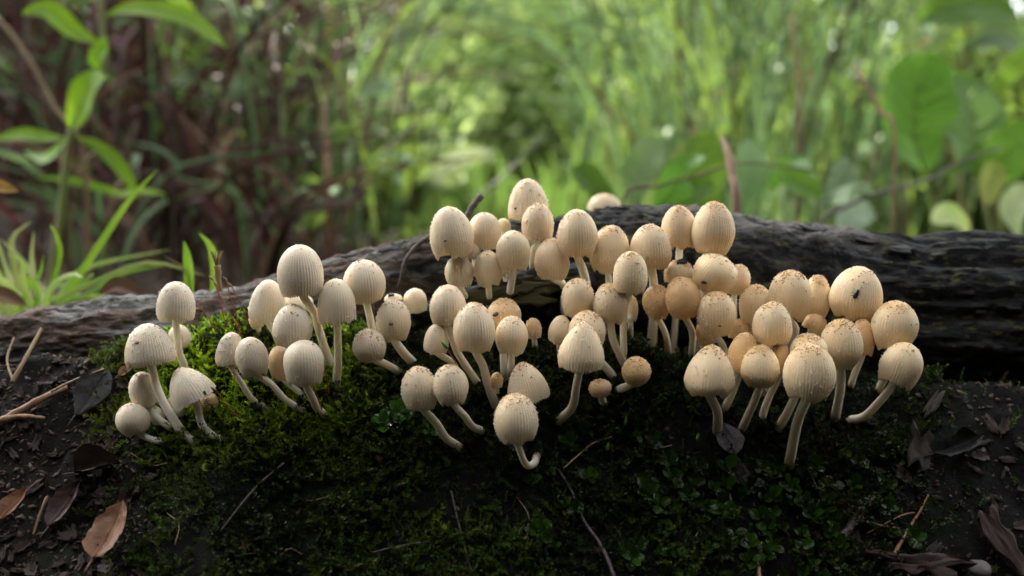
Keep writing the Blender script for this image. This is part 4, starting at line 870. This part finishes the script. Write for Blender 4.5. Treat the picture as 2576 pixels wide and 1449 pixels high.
# ------------------------------------------------------------------ plants behind the log
def gz(x, y): return float(ground_h(np.array([x]), np.array([y]))[0])
def blade(pts, w, n=12, fold=.35, side=None):
    """a grass blade: a folded strip that narrows to its tip"""
    c = curve(pts, n); tg_ = np.gradient(c, axis=0); tg_ /= np.linalg.norm(tg_, axis=1)[:, None]
    s = np.cross(tg_, side if side is not None else np.array([0.15, -1, .35])); s /= np.linalg.norm(s, axis=1)[:, None] + 1e-9; nn = np.cross(s, tg_)
    t = np.linspace(0, 1, n); ww = w * .5 * np.clip(np.minimum(.55 + 2.2 * t, 1.9 * (1 - t) ** .7 + .03), 0.02, 1)
    V = np.stack([c - s * ww[:, None], c + nn * (ww * fold)[:, None], c + s * ww[:, None]], 1).reshape(-1, 3)
    i_ = np.arange(n - 1) * 3
    F = np.vstack([np.stack([i_, i_ + 1, i_ + 4, i_ + 3], -1), np.stack([i_ + 1, i_ + 2, i_ + 5, i_ + 4], -1)])
    return V, [F]
def lance(pts, w, n=14, m_=5, cup=.25, power=.8, side=None, peak=.55):
    """a broad leaf along a curve"""
    c = curve(pts, n); tg_ = np.gradient(c, axis=0); tg_ /= np.linalg.norm(tg_, axis=1)[:, None]
    s = np.cross(tg_, side if side is not None else np.array([0.15, -1, .35])); s /= np.linalg.norm(s, axis=1)[:, None] + 1e-9; nn = np.cross(s, tg_)
    t = np.linspace(0, 1, n); ww = w * .5 * (np.sin(math.pi * t ** (math.log(.5) / math.log(peak))) ** power + .02); v = np.linspace(-1, 1, m_)
    V = c[:, None] + s[:, None] * (ww[:, None] * v)[..., None] + nn[:, None] * (np.abs(v)[None] * ww[:, None] * cup + .04 * w * np.sin(t * 14)[:, None] * v[None] ** 2)[..., None]
    a = (np.arange(n - 1)[:, None] * m_ + np.arange(m_ - 1)[None]).ravel()
    return V.reshape(-1, 3), [np.stack([a, a + 1, a + m_ + 1, a + m_], -1)]

# grass tuft beside the thin end of the log (pixel path of each blade, distance, width in pixels)
YG = .125
tuft_base = P(95, 790, YG)
gt = empty('grass_tuft', tuft_base, 'yellow-green grass tuft growing behind the thin end of the log', 'grass'); 
BL = [([(165, 740), (235, 640), (320, 510), (398, 425)], 30, 0), ([(150, 750), (190, 690), (260, 660), (430, 628)], 26, 1), ([(160, 750), (260, 700), (380, 660), (520, 695)], 24, 1), ([(120, 760), (150, 650), (145, 600), (125, 562)], 22, 1),
      ([(60, 770), (40, 690), (30, 600), (80, 556)], 26, 1), ([(100, 770), (85, 700), (80, 640), (85, 580)], 22, 1), ([(40, 780), (10, 720), (-30, 640), (-60, 600)], 28, 1), ([(80, 780), (40, 740), (0, 700), (-50, 690)], 30, 1),
      ([(120, 780), (100, 730), (60, 660), (0, 600)], 26, 1), ([(140, 775), (180, 740), (230, 640), (240, 610)], 20, 0), ([(110, 780), (130, 720), (180, 690), (210, 700)], 24, 1), ([(30, 790), (0, 770), (-40, 760), (-80, 780)], 30, 1),
      ([(70, 790), (110, 740), (150, 715), (200, 720)], 26, 1), ([(90, 790), (60, 720), (55, 660), (20, 640)], 26, 1), ([(60, 790), (20, 750), (-10, 740), (-60, 740)], 26, 1), ([(130, 785), (170, 755), (220, 700), (240, 690)], 20, 0),
      ([(20, 785), (30, 720), (10, 660), (-20, 560)], 24, 1), ([(100, 785), (140, 750), (240, 745), (300, 748)], 22, 0), ([(50, 785), (70, 730), (100, 690), (110, 640)], 22, 1), ([(140, 780), (230, 735), (300, 690), (440, 662)], 22, 0),
      ([(0, 790), (-30, 740), (-60, 700), (-90, 690)], 26, 1), ([(85, 785), (95, 740), (70, 700), (50, 690)], 24, 1)]
for k, (pts, w, pale) in enumerate(BL):
    yy = YG + .02 * math.sin(k * 2.3); p3 = [P(a, b, yy + .008 * q * math.sin(k * 1.7)) - np.array(tuft_base) for q, (a, b) in enumerate(pts)]
    p3 = [p3[0] + np.array([0, 0, -.006])] + p3
    V, F = blade(p3, w * .62 * mpp(*pts[0], yy)); obj('blade', mesh('blade', V, F, MAT['grass_pale' if pale and k % 3 else 'grass']), gt)
for pts, w, lab in (([(475, 740), (475, 690), (470, 640), (462, 605)], 24, 'single upright grass blade behind the slender bell mushroom'), ([(540, 730), (540, 670), (530, 620), (500, 585)], 22, 'bent grass blade beside the dry flower stalk'), ([(478, 735), (472, 690), (455, 668), (405, 640)], 9, 'dry pointed grass straw before the green blades')):
    p3 = [P(a, b, .085) for a, b in pts]; p3 = [p3[0] + np.array([0, 0, -.01])] + p3
    V, F = blade(p3, w * mpp(*pts[0], .085)); tag(obj('single_grass', mesh('single_grass', V, F, MAT['grass' if w > 10 else 'straw'])), lab, 'grass')
V, F = lance([P(-60, 478, .11), P(-10, 470, .11), P(48, 482, .11)], .0048, cup=.6); o = obj('yellow_leaf', mesh('yellow_leaf', V, F, MAT['leaf_yellow'])); tag(o, 'yellow-brown dying leaf held up in the grass tuft', 'leaf')
for pts, lab in (([(250, 742), (300, 718), (372, 752)], 'rolled tan dead leaf under the arching grass blades'), ([(-40, 735), (10, 742), (70, 770)], 'pale dry leaf at the foot of the grass tuft')):
    V, F = lance([P(a, b, .085) for a, b in pts], .005, cup=.8); tag(obj('dead_leaf', mesh('dead_leaf', V, F, MAT['straw'])), lab, 'leaf')

def px_tube(pts, Y, r, mat, name, parent=None, org=None, n=24):
    p = np.array([P(a, b, Y) for a, b in pts]); rr = np.asarray(r) * mpp(*pts[0], Y)
    c = curve(p, n); 
    if org is not None: c = c - np.array(org)
    V, F = tube(c, np.interp(np.linspace(0, 1, n), np.linspace(0, 1, len(np.atleast_1d(rr))), np.atleast_1d(rr)), 8, .1, 3)
    return obj(name, mesh(name, V, F, mat), parent)
# the young willowherb-like plant
YH = .34
hb = P(120, 700, YH); herb = empty('herb_plant', (hb[0], YH, gz(hb[0], YH)), 'tall herb with narrow bright green leaves behind the grass tuft', 'plant'); ho = herb.location
px_tube([(120, 760), (150, 560), (178, 340), (225, 235), (262, 170), (256, 60), (248, -60)], YH, [10, 9, 8, 7], MAT['herb_stem'], 'stem', herb, ho)
for k, (pts, w, dy) in enumerate([([(262, 42), (340, 20), (470, 45), (572, 122)], 48, -.02), ([(255, 112), (190, 80), (120, 25), (55, 35)], 52, -.01), ([(178, 330), (195, 280), (230, 220), (268, 195)], 84, -.03), ([(300, -40), (400, -30), (450, 0), (490, 30)], 40, .02),
                              ([(170, 350), (110, 345), (50, 338), (-20, 352)], 34, .01), ([(185, 345), (250, 370), (310, 430), (352, 500)], 34, .0), ([(170, 350), (140, 380), (110, 400), (60, 380)], 30, .03), ([(250, 180), (240, 150), (258, 120), (268, 95)], 44, -.01),
                              ([(95, 448), (160, 452), (240, 470), (330, 500)], 22, .02), ([(260, 460), (300, 490), (350, 480), (420, 490)], 20, .04)]):
    V, F = lance([P(a, b, YH + dy * q / 3) - np.array(ho) for q, (a, b) in enumerate(pts)], w * mpp(*pts[0], YH)); lf = obj('leaf', mesh('leaf', V, F, MAT['herb']), herb)
    V, F = tube(V.reshape(14, 5, 3)[:, 2], np.linspace(.03, .006, 14) * w * mpp(*pts[0], YH), 5); obj('midrib', mesh('midrib', V, F, MAT['vein']), lf)
def stalk_thing(pts, Y, r, mat, label, name='dry_stalk', cat='stalk', down=True):
    a, b = pts[0]; q = P(a, b, Y); z = gz(q[0], Y)
    p = [P(c_, d_, Y + .01 * k) for k, (c_, d_) in enumerate(pts)]
    if down and q[2] > z: p = [np.array([q[0], Y, z - .005])] + p
    c = curve(p, 30); V, F = tube(c, np.interp(np.linspace(0, 1, 30), np.linspace(0, 1, len(r)), np.array(r)) * mpp(a, b, Y), 8, .15, 5)
    return tag(obj(name, mesh(name, V, F, MAT[mat])), label, cat)
stalk_thing([(210, 400), (130, 260), (60, 130), (-10, 40)], .34, [6, 6, 5], 'straw', 'pale dry stalk slanting up past the tall herb')
stalk_thing([(1852, 540), (1842, 440), (1830, 380), (1815, 345)], .16, [12, 11, 12, 5], 'straw', 'thick pinkish dry stalk standing straight behind the log')
stalk_thing([(2052, 585), (2130, 520), (2230, 480), (2330, 455), (2420, 405), (2520, 370)], .30, [5, 5, 4, 3], 'twig', 'bent reddish twig arching behind the thick end of the log', 'twig', 'twig')
stalk_thing([(1560, 520), (1660, 468), (1760, 440), (1860, 410), (1980, 420), (2100, 440)], .22, [4, 4, 3, 3], 'straw', 'thin vine crossing behind the pinkish stalk', 'vine', 'vine')
stalk_thing([(1195, 520), (1260, 450), (1330, 380), (1365, 345)], .6, [3, 3, 2], 'twig', 'brown slanting stalk behind the topmost mushrooms')
stalk_thing([(890, 470), (940, 410), (1000, 350), (1055, 305)], .5, [4, 4, 3], 'twig', 'dark slanting dead stalk behind the speckled mushroom', 'dead_stalk')
stalk_thing([(2250, 360), (2215, 280), (2170, 200), (2145, 160)], .30, [3, 5, 6, 3], 'straw', 'tan dead grass leaf slanting beside the big blurred leaf')
stalk_thing([(545, 560), (550, 460), (560, 380), (590, 330)], .55, [8, 7, 5], 'straw', 'grey forked dead twig in the brown thicket', 'dead_twig')
stalk_thing([(555, 400), (510, 350), (470, 310), (430, 290)], .56, [5, 4, 3], 'straw', 'thin grey dead twig crossing the brown thicket', 'dead_twig', down=False)
stalk_thing([(2010, 340), (2012, 220), (2000, 120), (1990, 40)], .55, [5, 5, 3], 'straw', 'tall orange-brown dead reed behind the vine')
stalk_thing([(825, 480), (822, 380), (815, 300), (822, 240)], .5, [8, 8, 4], 'leaf_tan', 'orange-brown dead reed among the green reeds')
stalk_thing([(865, 330), (862, 240), (852, 170), (848, 110)], .6, [2, 4, 9, 4], 'red_leaf', 'dark red dock spike among the green reeds')
stalk_thing([(700, 230), (696, 170), (690, 120), (694, 85)], .55, [2, 8, 12, 4], 'red_leaf', 'short dark red flower spike above the brown thicket')

# broad-leaved plants behind the thick end of the log
def leafy(base, Y, leaves, label, mat='broad', name='broad_leaf_plant', dep=.02):
    b = P(*base, Y); z = min(gz(b[0], Y), b[2]); root = empty(name, (b[0], Y, z), label, 'plant'); o_ = np.array(root.location)
    for k, (pts, w) in enumerate(leaves):
        p3 = [P(a, c_, Y + dep * math.sin(k * 2.1) * q) - o_ for q, (a, c_) in enumerate(pts)]
        V, F = lance(p3, w * mpp(*pts[0], Y), 16, 7, .22, .6); lf = obj('leaf', mesh('leaf', V, F, MAT[mat]), root)
        g = V.reshape(16, 7, 3); sc2 = w * mpp(*pts[0], Y); ribs = [tube(g[:, 3], np.linspace(.02, .004, 16) * sc2, 5)] + [tube(np.linspace(g[r_, 3], g[min(r_ + 3, 15), 3 + sd * 3] * .9 + g[min(r_ + 3, 15), 3] * .1, 5), np.linspace(.010, .004, 5) * sc2, 4) for r_ in (2, 4, 6, 8, 10) for sd in (-1, 1)]
        V, F = merge(ribs); obj('veins', mesh('veins', V, F, MAT['vein']), lf)
        V, F = tube(curve([np.array([0, 0, -.004]), p3[0] * .5 + np.array([0, 0, .002]), p3[0]], 10), np.linspace(.0016, .0009, 10), 6); obj('leaf_stalk', mesh('leaf_stalk', V, F, MAT['herb_stem']), root)
    return root
leafy((1600, 560), .34, [([(1560, 540), (1510, 480), (1470, 440), (1440, 420)], 70), ([(1590, 530), (1600, 450), (1630, 390), (1670, 350)], 95), ([(1650, 540), (1690, 480), (1730, 430), (1770, 410)], 90), ([(1640, 545), (1700, 500), (1750, 470), (1800, 470)], 80)], 'plant with pointed pale green leaves behind the crest of the log')
leafy((1800, 580), .38, [([(1780, 560), (1770, 470), (1775, 380), (1790, 330)], 110), ([(1850, 560), (1880, 470), (1890, 400), (1890, 350)], 90), ([(1780, 560), (1730, 500), (1700, 440), (1690, 400)], 60)], 'dark green upright leaves behind the pinkish stalk')
leafy((2020, 590), .34, [([(2060, 500), (2030, 470), (1990, 450), (1950, 400)], 70), ([(2060, 500), (2020, 430), (1990, 410), (1930, 480)], 60)], 'drooping bright green leaves on the thin vine')
leafy((2120, 600), .36, [([(2080, 520), (2110, 470), (2130, 430), (2150, 420)], 80), ([(2100, 600), (2130, 560), (2160, 530), (2200, 540)], 85), ([(2060, 530), (2100, 500), (2160, 490), (2190, 470)], 60)], 'grey-green leaves hanging above the thick end of the log', 'greyleaf')
leafy((2400, 620), .55, [([(2330, 440), (2300, 330), (2310, 230), (2350, 130)], 200), ([(2420, 440), (2440, 350), (2430, 260), (2400, 180)], 180), ([(2450, 450), (2520, 400), (2580, 360), (2660, 340)], 120), ([(2360, 450), (2470, 390), (2540, 350), (2600, 330)], 60)], 'plant with very large blurred green leaves behind the reddish twig')
leafy((2520, 640), .40, [([(2480, 520), (2490, 470), (2500, 430), (2510, 410)], 70), ([(2560, 600), (2540, 540), (2560, 500), (2600, 470)], 80), ([(2440, 600), (2420, 560), (2380, 540), (2340, 560)], 60)], 'low yellowish leaves beyond the torn end of the log', 'grass_pale')
leafy((2550, 300), .7, [([(2300, 60), (2380, 20), (2460, 10), (2560, 40)], 110), ([(2420, 120), (2500, 90), (2570, 110), (2640, 160)], 100), ([(2480, 260), (2520, 200), (2560, 150), (2600, 100)], 60)], 'dark overhanging leaves high above the torn end of the log', 'broad')

# ferns
def frond_mesh(seed, mat, n=20):
    rg_ = np.random.default_rng(seed); parts = []
    t = np.linspace(0, 1, 26); c = np.stack([0 * t, .78 * t ** 1.15, .75 * t - .42 * t ** 2.4], -1)
    parts.append(tube(c, np.linspace(.011, .002, 26), 5))
    D = np.array([[0, 0, 0], [.5, .5, .1], [1, 0, 0], [.5, -.32, .06]]); DF = [np.array([[0, 1, 2], [0, 2, 3]])]
    L_, M_ = [], []
    for k in range(n):
        s = .12 + .86 * (k + .5) / n; p = np.array([np.interp(s, t, c[:, q]) for q in range(3)])
        l = .30 * math.sin(math.pi * min(1, s ** .6 * .97)) ** .9 * rg_.uniform(.85, 1.1) + .02
        for sd in (-1, 1):
            ax_ = np.array([sd, .45, .06 + rg_.normal(0, .08)]); ax_ /= np.linalg.norm(ax_); per = np.cross([0, 0, 1], ax_); per /= np.linalg.norm(per)
            for q in range(8):
                f = (q + .6) / 8.4; o_ = p + ax_ * l * f - np.array([0, 0, .12 * l * f * f]); w = l * .20 * (1.05 - f) + .006
                for s2 in (-1, 1):
                    d_ = per * s2 + ax_ * .5; d_ /= np.linalg.norm(d_); e_ = np.cross(np.cross(d_, ax_), d_); e_ /= np.linalg.norm(e_)
                    M_.append(np.stack([d_ * w * 1.5, e_ * w * .75, np.cross(d_, e_) * w], -1)); L_.append(o_)
    parts.append(scatter(D, DF, np.array(M_), np.array(L_)))
    V, F = merge(parts); return mesh('frond', V, F, MAT[mat], smooth=False)
FR = [frond_mesh(s, 'fern') for s in (1, 2, 3)]; FRD = [frond_mesh(7, 'dead'), frond_mesh(8, 'straw')]
def fern(x, y, size, nf, label, meshes, seed, spread=1.0, group=None, flat=0.0):
    rg_ = random.Random(seed); root = empty('fern', (x, y, gz(x, y)), label, 'fern', group)
    for k in range(nf):
        s = size * rg_.uniform(.75, 1.15)
        obj('frond', rg_.choice(meshes), root, Matrix.Rotation(k * 6.283 / nf + rg_.uniform(-.35, .35), 4, 'Z') @ Matrix.Rotation(rg_.uniform(-.1, .45) * spread - flat, 4, 'X') @ Matrix.Rotation(rg_.uniform(-.7, .7), 4, 'Y') @ Matrix.Diagonal((s, s, s, 1)))
FG = 'green bracken ferns behind the log'
def fx(px_, y): return float(P(px_, 550, y)[0])
for k, (px_, y, s, nf) in enumerate([(980, 1.25, .26, 7), (800, 1.9, .42, 7), (640, 2.1, .55, 7), (1640, 3.0, .5, 7), (2250, 1.5, .55, 7), (2500, 1.4, .6, 7), (1950, 2.4, .8, 7), (2350, 2.6, .9, 7), (560, 2.2, .8, 7), (1750, 3.2, 1.0, 7)]):
    fern(fx(px_, y), y, s, nf, ('small', 'low', 'spreading', 'tall', 'arching', 'bushy', 'slender', 'broad', 'loose', 'leaning', 'feathery', 'pale', 'ragged', 'open')[k % 14] + ' green bracken fern growing in the wood behind the log', FR, k, group=FG)
for k, (px_, y, s) in enumerate([(470, 1.15, .36), (60, 1.1, .40), (380, 1.4, .5), (120, 1.5, .55), (640, 1.3, .4)]):
    fern(fx(px_, y), y, s, 9, 'withered brown bracken in the dark thicket behind the thin log end', FRD if k % 3 == 0 else FRD[:1], 50 + k, 1.4, 'withered brown bracken in the thicket', .1)

# reeds and grasses: single long blades in tufts
def reed_tuft(px_, y, n, h, spread, label, mats, seed, group, w=.005, lean=0.0):
    rg_ = random.Random(seed); x = fx(px_, y); root = empty('reed_tuft', (x, y, gz(x, y)), label, 'reeds', group)
    for k in range(n):
        bx, by = rg_.gauss(0, spread * .35), rg_.gauss(0, spread * .35); hh = h * rg_.uniform(.55, 1.15); dx, dy = rg_.gauss(lean, spread * 1.15), rg_.gauss(0, spread * .5)
        dr = rg_.uniform(.0, .35) * hh
        pts = [np.array([bx, by, -.01]), np.array([bx + dx * .2, by + dy * .2, hh * .4]), np.array([bx + dx * .6, by + dy * .6, hh * .8]), np.array([bx + dx * 1.5, by + dy * 1.5, hh * 1.05 - dr * .5])]
        V, F = blade(pts, w * rg_.uniform(.6, 1.3), 10, .3, np.array([rg_.uniform(-.6, .6), -1, .2])); obj('blade', mesh('blade', V, F, MAT[rg_.choice(mats)]), root)
RG = 'green reed tufts behind the log'
for k, (px_, y, n, h, sp) in enumerate([(700, .80, 12, .42, .06), (790, .9, 14, .5, .08), (880, 1.05, 12, .5, .08), (640, 1.1, 14, .6, .10), (960, 1.35, 12, .6, .10), (1720, 1.0, 14, .5, .10), (1830, .85, 16, .46, .08), (1930, 1.05, 16, .55, .10), (2050, .9, 14, .5, .09), (2150, 1.2, 16, .65, .12),
                                  (1650, 1.4, 14, .6, .12), (2280, 1.1, 12, .5, .1), (1560, 1.7, 12, .6, .12), (1780, 1.7, 16, .8, .14), (2000, 1.7, 16, .85, .15), (820, 1.8, 14, .85, .14), (2450, 1.3, 14, .6, .12), (740, .62, 8, .3, .06), (860, .7, 8, .32, .06)]):
    reed_tuft(px_, y, int(n * 2.4), h, sp * 1.7, 'loose green reed tuft with long blades in the wood behind the log', ['reed', 'reed', 'reed', 'dead', 'straw', 'fern'] if k % 2 else ['reed', 'reed', 'fern', 'reed', 'dead'] + (['greyleaf'] if y < .95 else []), 400 + k, RG, .0022 + .0014 * y, lean=.05 * math.sin(k * 2.1))
for k, (px_, y, n, h, sp) in enumerate([(300, .60, 12, .22, .10), (450, .75, 12, .26, .12), (600, .70, 12, .22, .10), (180, .70, 12, .30, .12), (520, 1.0, 12, .36, .14), (40, .7, 12, .34, .1), (680, .9, 8, .25, .1), (240, .9, 14, .42, .14), (630, 1.2, 12, .45, .15), (420, 1.2, 14, .5, .15), (350, .62, 12, .2, .10), (480, .68, 14, .22, .10), (600, .62, 12, .2, .1), (120, .8, 12, .25, .1), (260, .75, 14, .25, .1), (420, .85, 16, .3, .12), (550, .80, 14, .3, .12), (690, .72, 12, .2, .1), (330, 1.0, 16, .4, .12), (600, 1.0, 14, .36, .12), (480, .95, 16, .4, .12), (280, .46, 9, .09, .06), (400, .50, 10, .10, .07), (520, .46, 9, .09, .06), (620, .5, 10, .10, .06), (150, .5, 9, .1, .07), (720, .48, 8, .09, .05)]):
    reed_tuft(px_, y, int(n * 1.3), h, sp, 'tangle of dark dead stalks in the brown thicket', ['dead', 'dead', 'litter', 'dead', 'dead', 'litter', 'reed', 'straw', 'red_leaf', 'dead'], 500 + k, 'tangles of dead stalks in the thicket', .004)
# a small shrub with dark red and grey-green leaves in the thicket
def spray(px_, py_, y, rad, n, mats, label, size, seed, name='leafy_shrub'):
    rg_ = random.Random(seed); c = P(px_, py_, y); root = empty(name, (c[0], y, gz(c[0], y)), label, 'shrub'); o_ = np.array(root.location)
    V, F = tube(curve([np.array([0, 0, -.01]), np.array([.01, .01, (c[2] - o_[2]) * .5]), np.array([0, 0, c[2] - o_[2]])], 12), np.linspace(.004, .0015, 12), 6, .2, 1); obj('stem', mesh('stem', V, F, MAT['dead']), root)
    base = [mesh('leaf', *lance([np.zeros(3), np.array([0, .35, .12]), np.array([0, .7, .12]), np.array([0, 1.0, 0])], .42, 9, 5), MAT[m_]) for m_ in mats]
    for k in range(n):
        d = np.array([rg_.gauss(0, 1), rg_.gauss(0, .6), rg_.gauss(0, 1)]) * rad * .5; s = size * rg_.uniform(.6, 1.3)
        obj('leaf', rg_.choice(base), root, T(c - o_ + d) @ frame((rg_.gauss(0, 1), rg_.gauss(0, 1), rg_.gauss(.3, 1)), rg_.uniform(0, 6)) @ Matrix.Diagonal((s, s, s, 1)))
spray(420, 200, .62, .10, 46, ['greyleaf', 'fern', 'red_leaf'], 'shrub with grey-green and dark red leaves in the thicket', .030, 1)
spray(330, 330, .70, .12, 40, ['red_leaf', 'dead', 'fern'], 'dark red-leaved shrub low in the brown thicket', .028, 2)
spray(560, 150, .80, .14, 50, ['red_leaf', 'fern', 'dead'], 'tall shrub with dark red leaves above the brown thicket', .034, 3)
spray(900, 480, .48, .07, 26, ['greyleaf', 'fern'], 'pale leafy plant behind the speckled mushroom', .026, 4)
spray(2280, 120, 1.0, .25, 70, ['greyleaf', 'fern', 'broad'], 'light-dappled shrub behind the big blurred leaves', .035, 5)
spray(90, 200, .9, .30, 60, ['dead', 'straw', 'dead'], 'withered brown shrub behind the tall herb', .05, 6)

# ------------------------------------------------------------------ the wood
LEAF_V = np.array([[0, 0, 0], [.32, .45, .06], [0, 1, 0], [-.32, .45, .06]]); LEAF_F = [np.array([[0, 1, 2], [0, 2, 3]])]
def tree(x, y, h, tr, crown_r, n, leaf, label, seed, zlo=.3, name='sapling', group=None, mat='canopy', squash=1.0, limbs=7):
    rg_ = np.random.default_rng(seed); z0 = gz(x, y); root = empty(name, (x, y, z0), label, 'tree', group)
    top = np.array([rg_.normal(0, .06) * h, rg_.normal(0, .06) * h, h]); c = curve([np.array([0, 0, -.1]), top * .35 + rg_.normal(0, .02, 3) * h, top * .7, top], 20)
    parts = [tube(c, np.linspace(tr, tr * .25, 20), 10, .12, seed)]; ends = []
    for k in range(limbs):
        f = rg_.uniform(zlo, .95); p = c[int(f * 19)]; an = rg_.uniform(0, 6.283); e = p + np.array([math.cos(an), math.sin(an), rg_.uniform(.0, .5)]) * crown_r * rg_.uniform(.5, 1.0)
        lc = curve([p, (p + e) / 2 + np.array([0, 0, .05 * h]), e], 8); parts.append(tube(lc, np.linspace(tr * .35, tr * .08, 8), 6, .1, k)); ends += [lc[-1], lc[5], lc[3]]
    V, F = merge(parts); obj('trunk', mesh('trunk', V, F, MAT['trunk']), root)
    ends = np.array(ends); cl = ends[rg_.integers(0, len(ends), n)]; p = cl + rg_.normal(0, 1, (n, 3)) * np.array([1, 1, .8 * squash]) * crown_r * .24
    p[:, 2] = np.maximum(p[:, 2], .05)
    V, F = scatter(LEAF_V, LEAF_F, basis(rg_.normal(0, 1, (n, 3)) + np.array([0, 0, .3]), rg_.uniform(0, 6, n), leaf * rg_.uniform(.6, 1.3, n)), p)
    o = obj('crown', mesh('crown', V, F, MAT[mat], smooth=False), root)
    return root
SG = 'leafy saplings in the sunlit wood'
for k, (px_, y, h, r_) in enumerate([(1130, 2.6, .9, .45), (1330, 3.0, 1.0, .5), (1450, 2.5, .7, .35), (1000, 3.1, 1.2, .5), (1580, 3.2, 1.1, .5), (1250, 3.5, 1.4, .6), (1500, 4.2, 1.9, .8), (1200, 4.6, 2.2, .9), (1750, 4.4, 2.0, .8), (950, 4.0, 2.0, .8), (650, 4.3, 2.2, .9), (2050, 4.4, 2.2, .9), (2400, 4.0, 2.2, .9), (300, 4.4, 1.6, .7), (2700, 3.9, 2.2, 1.0),
                                  (1350, 6.0, 3.0, 1.2), (1620, 6.4, 3.0, 1.2), (1050, 6.2, 3.0, 1.2), (1900, 6.3, 3.0, 1.3), (750, 6.4, 3.0, 1.3), (2250, 6.0, 3.0, 1.3), (-500, 3.2, 1.6, .8), (-900, 2.6, 1.5, .8), (-1300, 3.4, 2.0, 1.0), (3200, 3.2, 1.8, .9), (3700, 2.8, 1.8, .9), (-300, 5.5, 2.4, 1.1), (1480, 8.5, 4.0, 1.6), (1150, 8.6, 4, 1.6), (1800, 8.8, 4, 1.7)]):
    tree(fx(px_, y), y, h, .018 + .004 * h, r_, 2600 if y > 3.6 else 1500, .028 + .011 * y, 'yellow-green leafy sapling in the sunlit wood', 700 + k, .08, group=SG)
TG = 'tall trees standing back in the wood'
for k, (px_, y, tr) in enumerate([(1512, 5.2, .05), (1288, 7.2, .09), (1345, 5.6, .07), (1000, 9.0, .12), (1950, 9.5, .14), (2300, 8.0, .12), (1700, 12, .16)]):
    tree(fx(px_, y), y, 7.5, tr, 1.3, 500, .13, 'slim brown trunk of a tall tree standing back in the wood', 800 + k, .6, 'tall_tree', TG, limbs=8)
# the far wood closes the view all round
rgw = np.random.default_rng(5); n = 10000; an = rgw.uniform(-.9, math.pi + .9, n); rr_ = rgw.uniform(15, 26, n)
p = np.stack([rr_ * np.cos(an), rr_ * np.sin(an), rgw.uniform(0, 1, n) ** 1.2 * 6.5 + .1], -1)
V, F = scatter(LEAF_V, LEAF_F, basis(rgw.normal(0, 1, (n, 3)), rgw.uniform(0, 6, n), rgw.uniform(.3, .65, n)), p)
tag(obj('distant_wood', mesh('distant_wood', V, F, MAT['canopy'], smooth=False)), 'sunlit leafy wood far behind everything', 'wood', kind='stuff')
n = 16000; an = rgw.uniform(-math.pi + .15, -.15, n); rr_ = rgw.uniform(1.7, 3.2, n)  # unseen leaves behind the camera, added to block skylight from the front
p = np.stack([rr_ * np.cos(an), rr_ * np.sin(an), rgw.uniform(0, 1, n) * 2.4 - .02], -1)
V, F = scatter(LEAF_V, LEAF_F, basis(rgw.normal(0, 1, (n, 3)), rgw.uniform(0, 6, n), rgw.uniform(.10, .22, n)), p)
tag(obj('sky_block_leaves', mesh('sky_block_leaves', V, F, MAT['thicket'], smooth=False)), 'unseen dark leaves added behind the camera to block front skylight', 'thicket', kind='stuff')
n = 14000; yy = .13 + 3 * rgw.uniform(0, 1, n) ** 2; xx = rgw.uniform(-1, 1, n) * (.35 + yy * 1.2); p = np.stack([xx, yy, ground_h(xx, yy) + .003], -1)
V, F = scatter(LEAF_V, LEAF_F, basis(rgw.normal(0, 1, (n, 3)) * np.array([1, 1, .6]), rgw.uniform(0, 6, n), rgw.uniform(.006, .016, n) * (.6 + .6 * yy)), p)
tag(obj('leaf_litter', mesh('leaf_litter', V, F, MAT['litter'], smooth=False)), 'brown leaf litter on the wood floor behind the log', 'leaf litter', kind='stuff')
# woodland grass on the floor
n = 9000; yy = 1.3 + 8 * rgw.uniform(0, 1, n) ** 2; xx = rgw.uniform(-1, 1, n) * (.8 + yy * 1.5)
zz = ground_h(xx, yy); keep = ~((xx < -.02 * yy) & (xx > -.62 * yy - .1) & (yy < 1.1) & (rgw.uniform(0, 1, n) < .93)); p = np.stack([xx, yy, zz - .005], -1)[keep]; n = len(p)
BV, BF = blade([np.array([0, 0, 0]), np.array([.02, 0, .4]), np.array([.10, 0, .75]), np.array([.3, 0, 1.0])], .07, 6)
V, F = scatter(BV, BF, basis(np.array([0, 0, 1.0]) + rgw.normal(0, .22, (n, 3)), rgw.uniform(0, 6, n), rgw.uniform(.05, .13, n) * (1 + .2 * p[:, 1])), p)
tag(obj('grass', mesh('grass', V, F, MAT['meadow'])), 'low woodland grass behind the log', 'grass', kind='stuff')
# side tree; its unseen crown is added to keep sun off the log
tree(-.66, 1.0, 3.7, .12, 1.35, 10000, .13, 'brown tree beside the thicket, its unseen crown added to shade the log', 901, .74, 'shade_tree', None, squash=.6, limbs=24)
